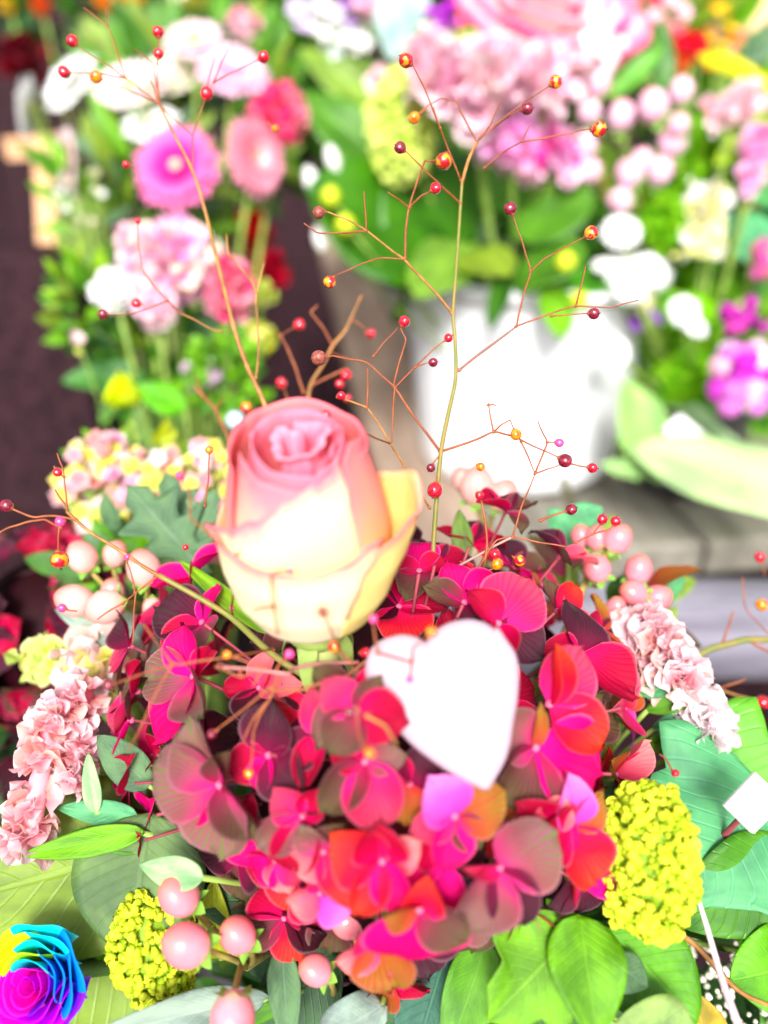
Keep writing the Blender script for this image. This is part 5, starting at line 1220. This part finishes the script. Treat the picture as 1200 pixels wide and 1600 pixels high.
# big pink white rose
Wr = rmat((.97, .80, .72), (.98, .93, .90), (.97, .68, .70), (.92, .16, .32), .5, .84, .96); Wp = rmat((.97, .86, .80), (.98, .93, .90), (.96, .50, .56), (.90, .05, .22), .5, .82, .94); Wh = mat_petal((.93, .25, .35), (.92, .14, .26), (.90, .10, .22), .12)
def wr(li, d):
    a_ = math.degrees(math.atan2(d.dot(UP), d.dot(RT))) % 360
    if li >= 5 and 175 < a_ < 250: return Wh
    return Wp if li % 2 else Wr
cup_rose('rose', 'large white rose with hot pink rims at the top right, cut by the top edge', P(850,22,.78), (fd*.85+UP*.45+RT*.15).normalized(), S(112,.78), wr, A5, flr=.45, layers=((2, .2, .9), (3, .38, .9), (4, .62, .8), (5, .85, .64), (6, 1.05, .46)))
knob_head('cockscomb', 'pale lime knobbly flower head left of the pink flowers above the bucket', 'flower', P(628,198,.66), (UP+RT*.05).normalized(), S(50,.66), S(82,.66), 300, .0052, mat_plain('pale_lime', (.62, .78, .10), .5, .3, .2, 90, transl=.2, col2=(.80, .86, .25)), A5, M_limed)
Cp = [G_pale, G_mauve, G_blush, G_pale]; Cmg = [mat_petal((.95,.3,.72), (.96,.50,.86), (.97,.62,.9), .1), G_mauve]
crest('cockscomb', 'pale pink frilly flower below the big white and pink rose', 'flower', [(655,110,.61),(700,120,.60),(760,130,.60),(800,112,.60)], S(36,.60), 110, S(28,.60), Cp, A5)
crest('cockscomb', 'pale pink frilly flower under the right half of the big rose', 'flower', [(800,118,.60),(850,125,.59),(885,108,.60)], S(30,.60), 60, S(24,.60), Cp, A5)
crest('cockscomb', 'small pink frilly spur left of the pale lime flower head', 'flower', [(590,150,.70),(608,135,.70)], S(16,.7), 24, S(16,.70), [Pp, G_pale], A5)
crest('cockscomb', 'pale pink frilly finger right of the pale lime flower head', 'flower', [(705,150,.61),(740,165,.61),(760,175,.61)], S(26,.66), 50, S(24,.66), Cp, A5)
crest('phlox', 'mauve pink blossoms at the centre right behind the berry twigs', 'flower', [(790,200,.64),(800,235,.63),(790,262,.63)], S(26,.64), 60, S(26,.64), Cmg, A5)
crest('phlox', 'stronger magenta pink blossoms right of the mauve ones', 'flower', [(830,215,.64),(862,235,.63),(865,265,.63)], S(22,.64), 50, S(24,.64), Cmg+[flatp((.90, .12, .55))], A5)
for x, y, lb, mm_ in ((490,25,'lilac white blossoms at the top edge left of centre',[G_white, mat_petal((.7,.5,.8),(.85,.75,.92),(.92,.88,.96),.05)]), (535,60,'pale bluish white blossoms below the lilac ones',[G_white, mat_petal((.7,.8,.85),(.85,.92,.95),(.95,.97,.97),.05)]), (590,5,'pink blossoms at the top edge centre',[G_mauve])):
    cluster('phlox', lb, 'flower', scat(x, y, 34, 30, 16), .80, .02, mm_, A5, 17)
cluster('statice', 'small violet blossoms at the top edge beside the lilac white ones', 'flower', [(530,22,14),(548,35,11),(560,60,11),(540,10,10)], .80, .01, [mat_petal((.4,.1,.55),(.55,.25,.70),(.65,.4,.8),.05)], A5, 12)
cluster('statice', 'vivid purple blossoms left of the big white and pink rose', 'flower', [(672,20,18),(690,35,20),(700,15,16),(680,48,16),(705,42,14)], .72, .01, [flatp((.62, .02, .75)), flatp((.72, .12, .80))], A5, 14)
leaf('blue grey rounded leaf at the top edge between the blossoms', (640,-30,.80), (610,65,.74), 85, mat_leaf((.45,.62,.62), (.55,.72,.72), rough=.6, vein=.1), anchor=A5, seed=103)
leaf('yellow green leaf below the vivid purple blossoms', (760,60,.72), (690,60,.70), 36, mat_leaf((.35,.55,.03), rough=.35), anchor=A5, seed=104)
# pink berries right
ht = [(934,128,22),(920,175,20),(970,182,22),(912,227,21),(920,268,21),(1020,165,26),(1064,142,20),(1050,222,23),(1060,195,18),(983,271,23),(1003,250,18),(1030,268,22),(968,314,22)]
for i, (sl, lb, jt) in enumerate(((ht[:5], 'pale pink berries left in the upper right bouquet, beside the half orange tiny berry', (945,300,.74)), (ht[5:9], 'pale pink berries uppermost right in the upper right bouquet', (1060,290,.74)), (ht[9:], 'four pale pink berries hanging lowest above the white flowers', (1000,330,.72)))):
    hypericum(lb, [(x, y, r, .66+.01*(k % 3)) for k, (x, y, r) in enumerate(sl)], A6, MH3, joint=jt)
cluster('phlox', 'pink blossoms and buds along the top edge right of the big rose', 'flower', scat(1010,30,60,36,26), .80, .02, [G_pale, Pp, G_blush, G_deep], A6, 15)
cluster('phlox', 'white blossoms between the big rose and the upper pink berries', 'flower', scat(945,70,26,40,10), .74, .02, [G_white, Ppw], A6, 19)
leaf('slim bright green leaf pointing up right above the pink berries', (960,150,.72), (1040,60,.70), 34, mat_leaf((.16,.45,.06), rough=.35), anchor=A6, seed=110)
leaf('dark slim leaf upright above the pink berries', (1035,150,.74), (1040,20,.72), 40, BG1, anchor=A6, seed=111)
carnation('carnation', 'red flower at the upper right beside the yellow leaf', P(1075,72,.78), S(26,.78), [flatp((.85,.02,.10)), flatp((.85, .03, .03))], A6, 40, squash=(1.3, 1, .6))
carnation('carnation', 'small orange red flower under the red one at upper right', P(1060,100,.78), S(16,.78), [flatp((.85,.10,.02))], A6, 26)
cluster('goldenrod', 'orange and yellow blossoms before the peach box in the top right', 'flower', scat(1128,60,26,48,26), .80, .02, [flatp((.92,.35,.02)), flatp((.9,.65,.03)), G_coral], A6, 13)
leaf('yellow leaf crossing in front of the peach box', (1090,85,.72), (1290,150,.66), 36, mat_leaf((.75,.75,.01), (.85,.85,.1), rough=.4, vein=.2), anchor=A6, seed=112)
leaf('lime green leaf at the right edge under the yellow one', (1230,160,.72), (1130,235,.68), 60, mat_leaf((.38,.58,.03), rough=.35), anchor=A6, seed=113)
crest('cockscomb', 'narrow pale pink frilly flower near the right edge under the yellow leaf', 'flower', [(1105,182,.68),(1140,170,.68),(1180,155,.68)], S(15,.68), 50, S(14,.68), [Pw, Pp, G_pale], A6)
crest('phlox', 'lilac pink blossoms at the right edge', 'flower', [(1165,250,.68),(1185,230,.68),(1190,205,.68)], S(14,.68), 40, S(17,.68), Cmg, A6)
crest('phlox', 'small lilac pink blossoms below those at the right edge', 'flower', [(1160,285,.68),(1178,275,.68)], S(10,.68), 20, S(14,.68), Cmg, A6)
Lm = [flatp((.30, .62, .02)), flatp((.42, .72, .05)), flatp((.20, .50, .02))]
for x, y, r, z_, lb in ((1050,290,62,.76,'lime green shaggy flower under the pink berries'),(1030,350,50,.72,'lime green shaggy flower left of the white plume'),(1125,215,45,.76,'lime green shaggy flower near the right edge'),(1060,520,72,.74,'big lime green shaggy flower right of the bucket'),(1090,440,60,.78,'lime green shaggy flower above the big one'),(1070,590,50,.72,'lime green shaggy flower low beside the pale green wrap')):
    carnation('chrysanthemum', lb, P(x, y, z_), S(r, z_), Lm, A6, 130, fsz=.36)
crest('astilbe', 'creamy white plume at the right between lime flowers', 'flower', [(1105,300,.70),(1100,345,.70),(1090,400,.70)], S(24,.70), 90, S(15,.70), [G_white, G_cream, Py], A6)
leaf('sea green leaf at the right edge behind the white plume', (1230,420,.74), (1130,330,.72), 100, LG7, anchor=A6, seed=114)
leaf('second sea green leaf at the right edge higher up', (1240,300,.76), (1150,290,.74), 80, mat_leaf((.10,.40,.16), rough=.35), anchor=A6, seed=115)
Wd = [(970,362,34,'white daisy uppermost of the white group at the bucket'),(1015,422,36,'white daisy at the right of the white group'),(965,420,28,'white daisy in the middle of the white group'),(985,450,30,'white daisy low in the group at the bucket rim'),(958,550,28,'white daisy in front of the right side of the bucket'),(1070,488,30,'white daisy alone right of the bucket'),(1088,512,22,'small white flower just under the lone white daisy'),(940,415,16,'white bud left of the white group')]
for i, (x, y, r, lb) in enumerate(Wd):
    daisy('daisy', lb, P(x, y, .64+.008*(i % 3)), (fd+UP*.4+rdir()*.3), S(r, .65), G_white, 14, D_y, A6 if x != 958 else A6, wd=.5, discr=.26, droop=.15)
carnation('daisy', 'yellowish button flower below the white group', P(1003,472,.66), S(19,.66), [G_cream, Py], A6, 30, cat='flower')
for x, y, r, lb in ((884,410,17,'lime bud above the bucket beside the rounded leaf'),(905,470,15,'lime bud at the bucket rim'),(540,352,16,'lime yellow bud in front of the big dark leaf, lower one'),(517,308,16,'lime yellow bud left of the big dark leaf, upper one')):
    o = put('flower_bud', BUD, M_lime, zframe(P(x, y, .62), UP+fd, 0, S(r, .62))); tag(o, lb, 'flower bud'); stem('stalk', [P(x, y, .62), P(x, y, .62).lerp(A5, .6), A5], .001, .0015, M_stem, o)
for x, y, r, lb in ((487,285,16,'white petal like bud at the left side of the wood edge'),(520,250,15,'white bud above the lime yellow ones'),(500,375,13,'pale cream bud lowest on the wood edge')):
    o = put('flower_bud', BUD, G_white, zframe(P(x, y, .66), UP+RT*-.3, 0, (S(r*.8, .66), S(r*.8, .66), S(r*1.5, .66)))); tag(o, lb, 'flower bud'); stem('stalk', [P(x, y, .66), P(x, y, .66).lerp(A5, .6), A5], .001, .0015, M_stem, o)
# purple and white berries at right edge
Pu = [flatp((.75, .10, .70)), flatp((.85, .30, .80)), G_white, flatp((.65, .05, .60)), G_mauve]
cluster('snowberry', 'magenta and white beads in a bunch at the right edge', 'berries', scat(1165,590,50,52,46), .62, .015, Pu, A6, 17, me=BUD)
cluster('snowberry', 'dark pink beads at the right edge above the white and magenta bunch', 'berries', scat(1160,500,42,30,14), .66, .015, [flatp((.55, .05, .45)), flatp((.7, .1, .5))], A6, 11, me=BUD)
cluster('snowberry', 'pinkish beads at the right edge beside the white plume', 'berries', scat(1190,410,18,30,10), .68, .01, [flatp((.75, .15, .5)), flatp((.6, .2, .3))], A6, 11, me=BUD)
cluster('statice', 'small violet blossoms between the bucket rim and the lone white daisy', 'flower', [(995,503,15),(1018,490,10),(1030,500,9)], .68, .01, [flatp((.40, .12, .65))], A6, 12)
foliage('greenery', 'dark green leaves under the lime flowers at the right', 'foliage', P(1080,560,.82), (.12, .05, .09), 150, .05, [LG9, LG1, LG2, LG2], A6)
foliage('greenery', 'fresh leaves at the right edge above the purple bunch', 'foliage', P(1150,380,.84), (.09, .05, .14), 120, .06, [LG1, LG2, LG7, LG2], A6)
# pale green paper wrap
M_wrap = mat_plain('pale_green_paper', (.52, .80, .42), .6, .2, .06, 8, transl=.3, bstr=.1, col2=(.62, .86, .50))
wc = onplane(1190, 770, TAB); wc.z = TAB+.004; wc.y += .03
rw = S(235, .70)
def wrapf(u, v):
    a_ = R(165) + u*R(240)
    r_ = rw*(.72 + .34*v + .03*sin(a_*5)*v)
    hh = .012 + v*(.075 + .035*max(0, cos(a_-R(175)))**2*1.5)
    return V((cos(a_)*r_, sin(a_)*r_*.9, hh + .006*sin(a_*7)*v))
wt = put('paper_wrap', grid(60, 10, wrapf), M_wrap, Matrix.Translation(wc)); tag(wt, 'pale green paper collar curving round the plants at the right', 'paper wrap'); solid(wt, .001)
leaf('broad pale green ribbon like leaf looping at the right of the bucket', (1035,755,.68), (975,590,.66), 85, mat_leaf((.40,.68,.24), (.5,.78,.34), rough=.5, vein=.15), .0, .1, .5, anchor=A6, seed=120)
leaf('pale green tip of the wrap pointing left near the bucket', (1010,740,.68), (948,722,.66), 34, mat_leaf((.45,.72,.32), rough=.5, vein=.1), anchor=A6, seed=121)
tg2, tc2 = card('price_tag', 'blank white tag tucked behind the pale green wrap', 'tag', [(1036,672,.665),(1062,648,.672),(1106,684,.672),(1080,708,.665)], M_tagw)
stem('tag_pick', [tc2, tc2+V((0, .02, -.05))], .001, .001, M_gst, tg2)
# the pale big leaf lying toward the right edge
leaf('huge pale green leaf resting at the right edge in front of the wrap', (985,700,.66), (1330,790,.60), 150, mat_leaf((.58,.82,.44), (.68,.88,.54), rough=.5, vein=.12), .0, .05, .55, anchor=A6, seed=122, nrm=UP*.7+fd)
st = put('dark_twig', tube([P(880,750,.66), P(890,785,.64), P(896,800,.62)], .004, .003, 8, 3, P(880,750,.66)), mat_plain('twig_dark', (.10, .09, .04), .6, .2), Matrix.Translation(P(880,750,.66))); tag(st, 'short dark twig lying on the grey board below the bucket', 'twig')
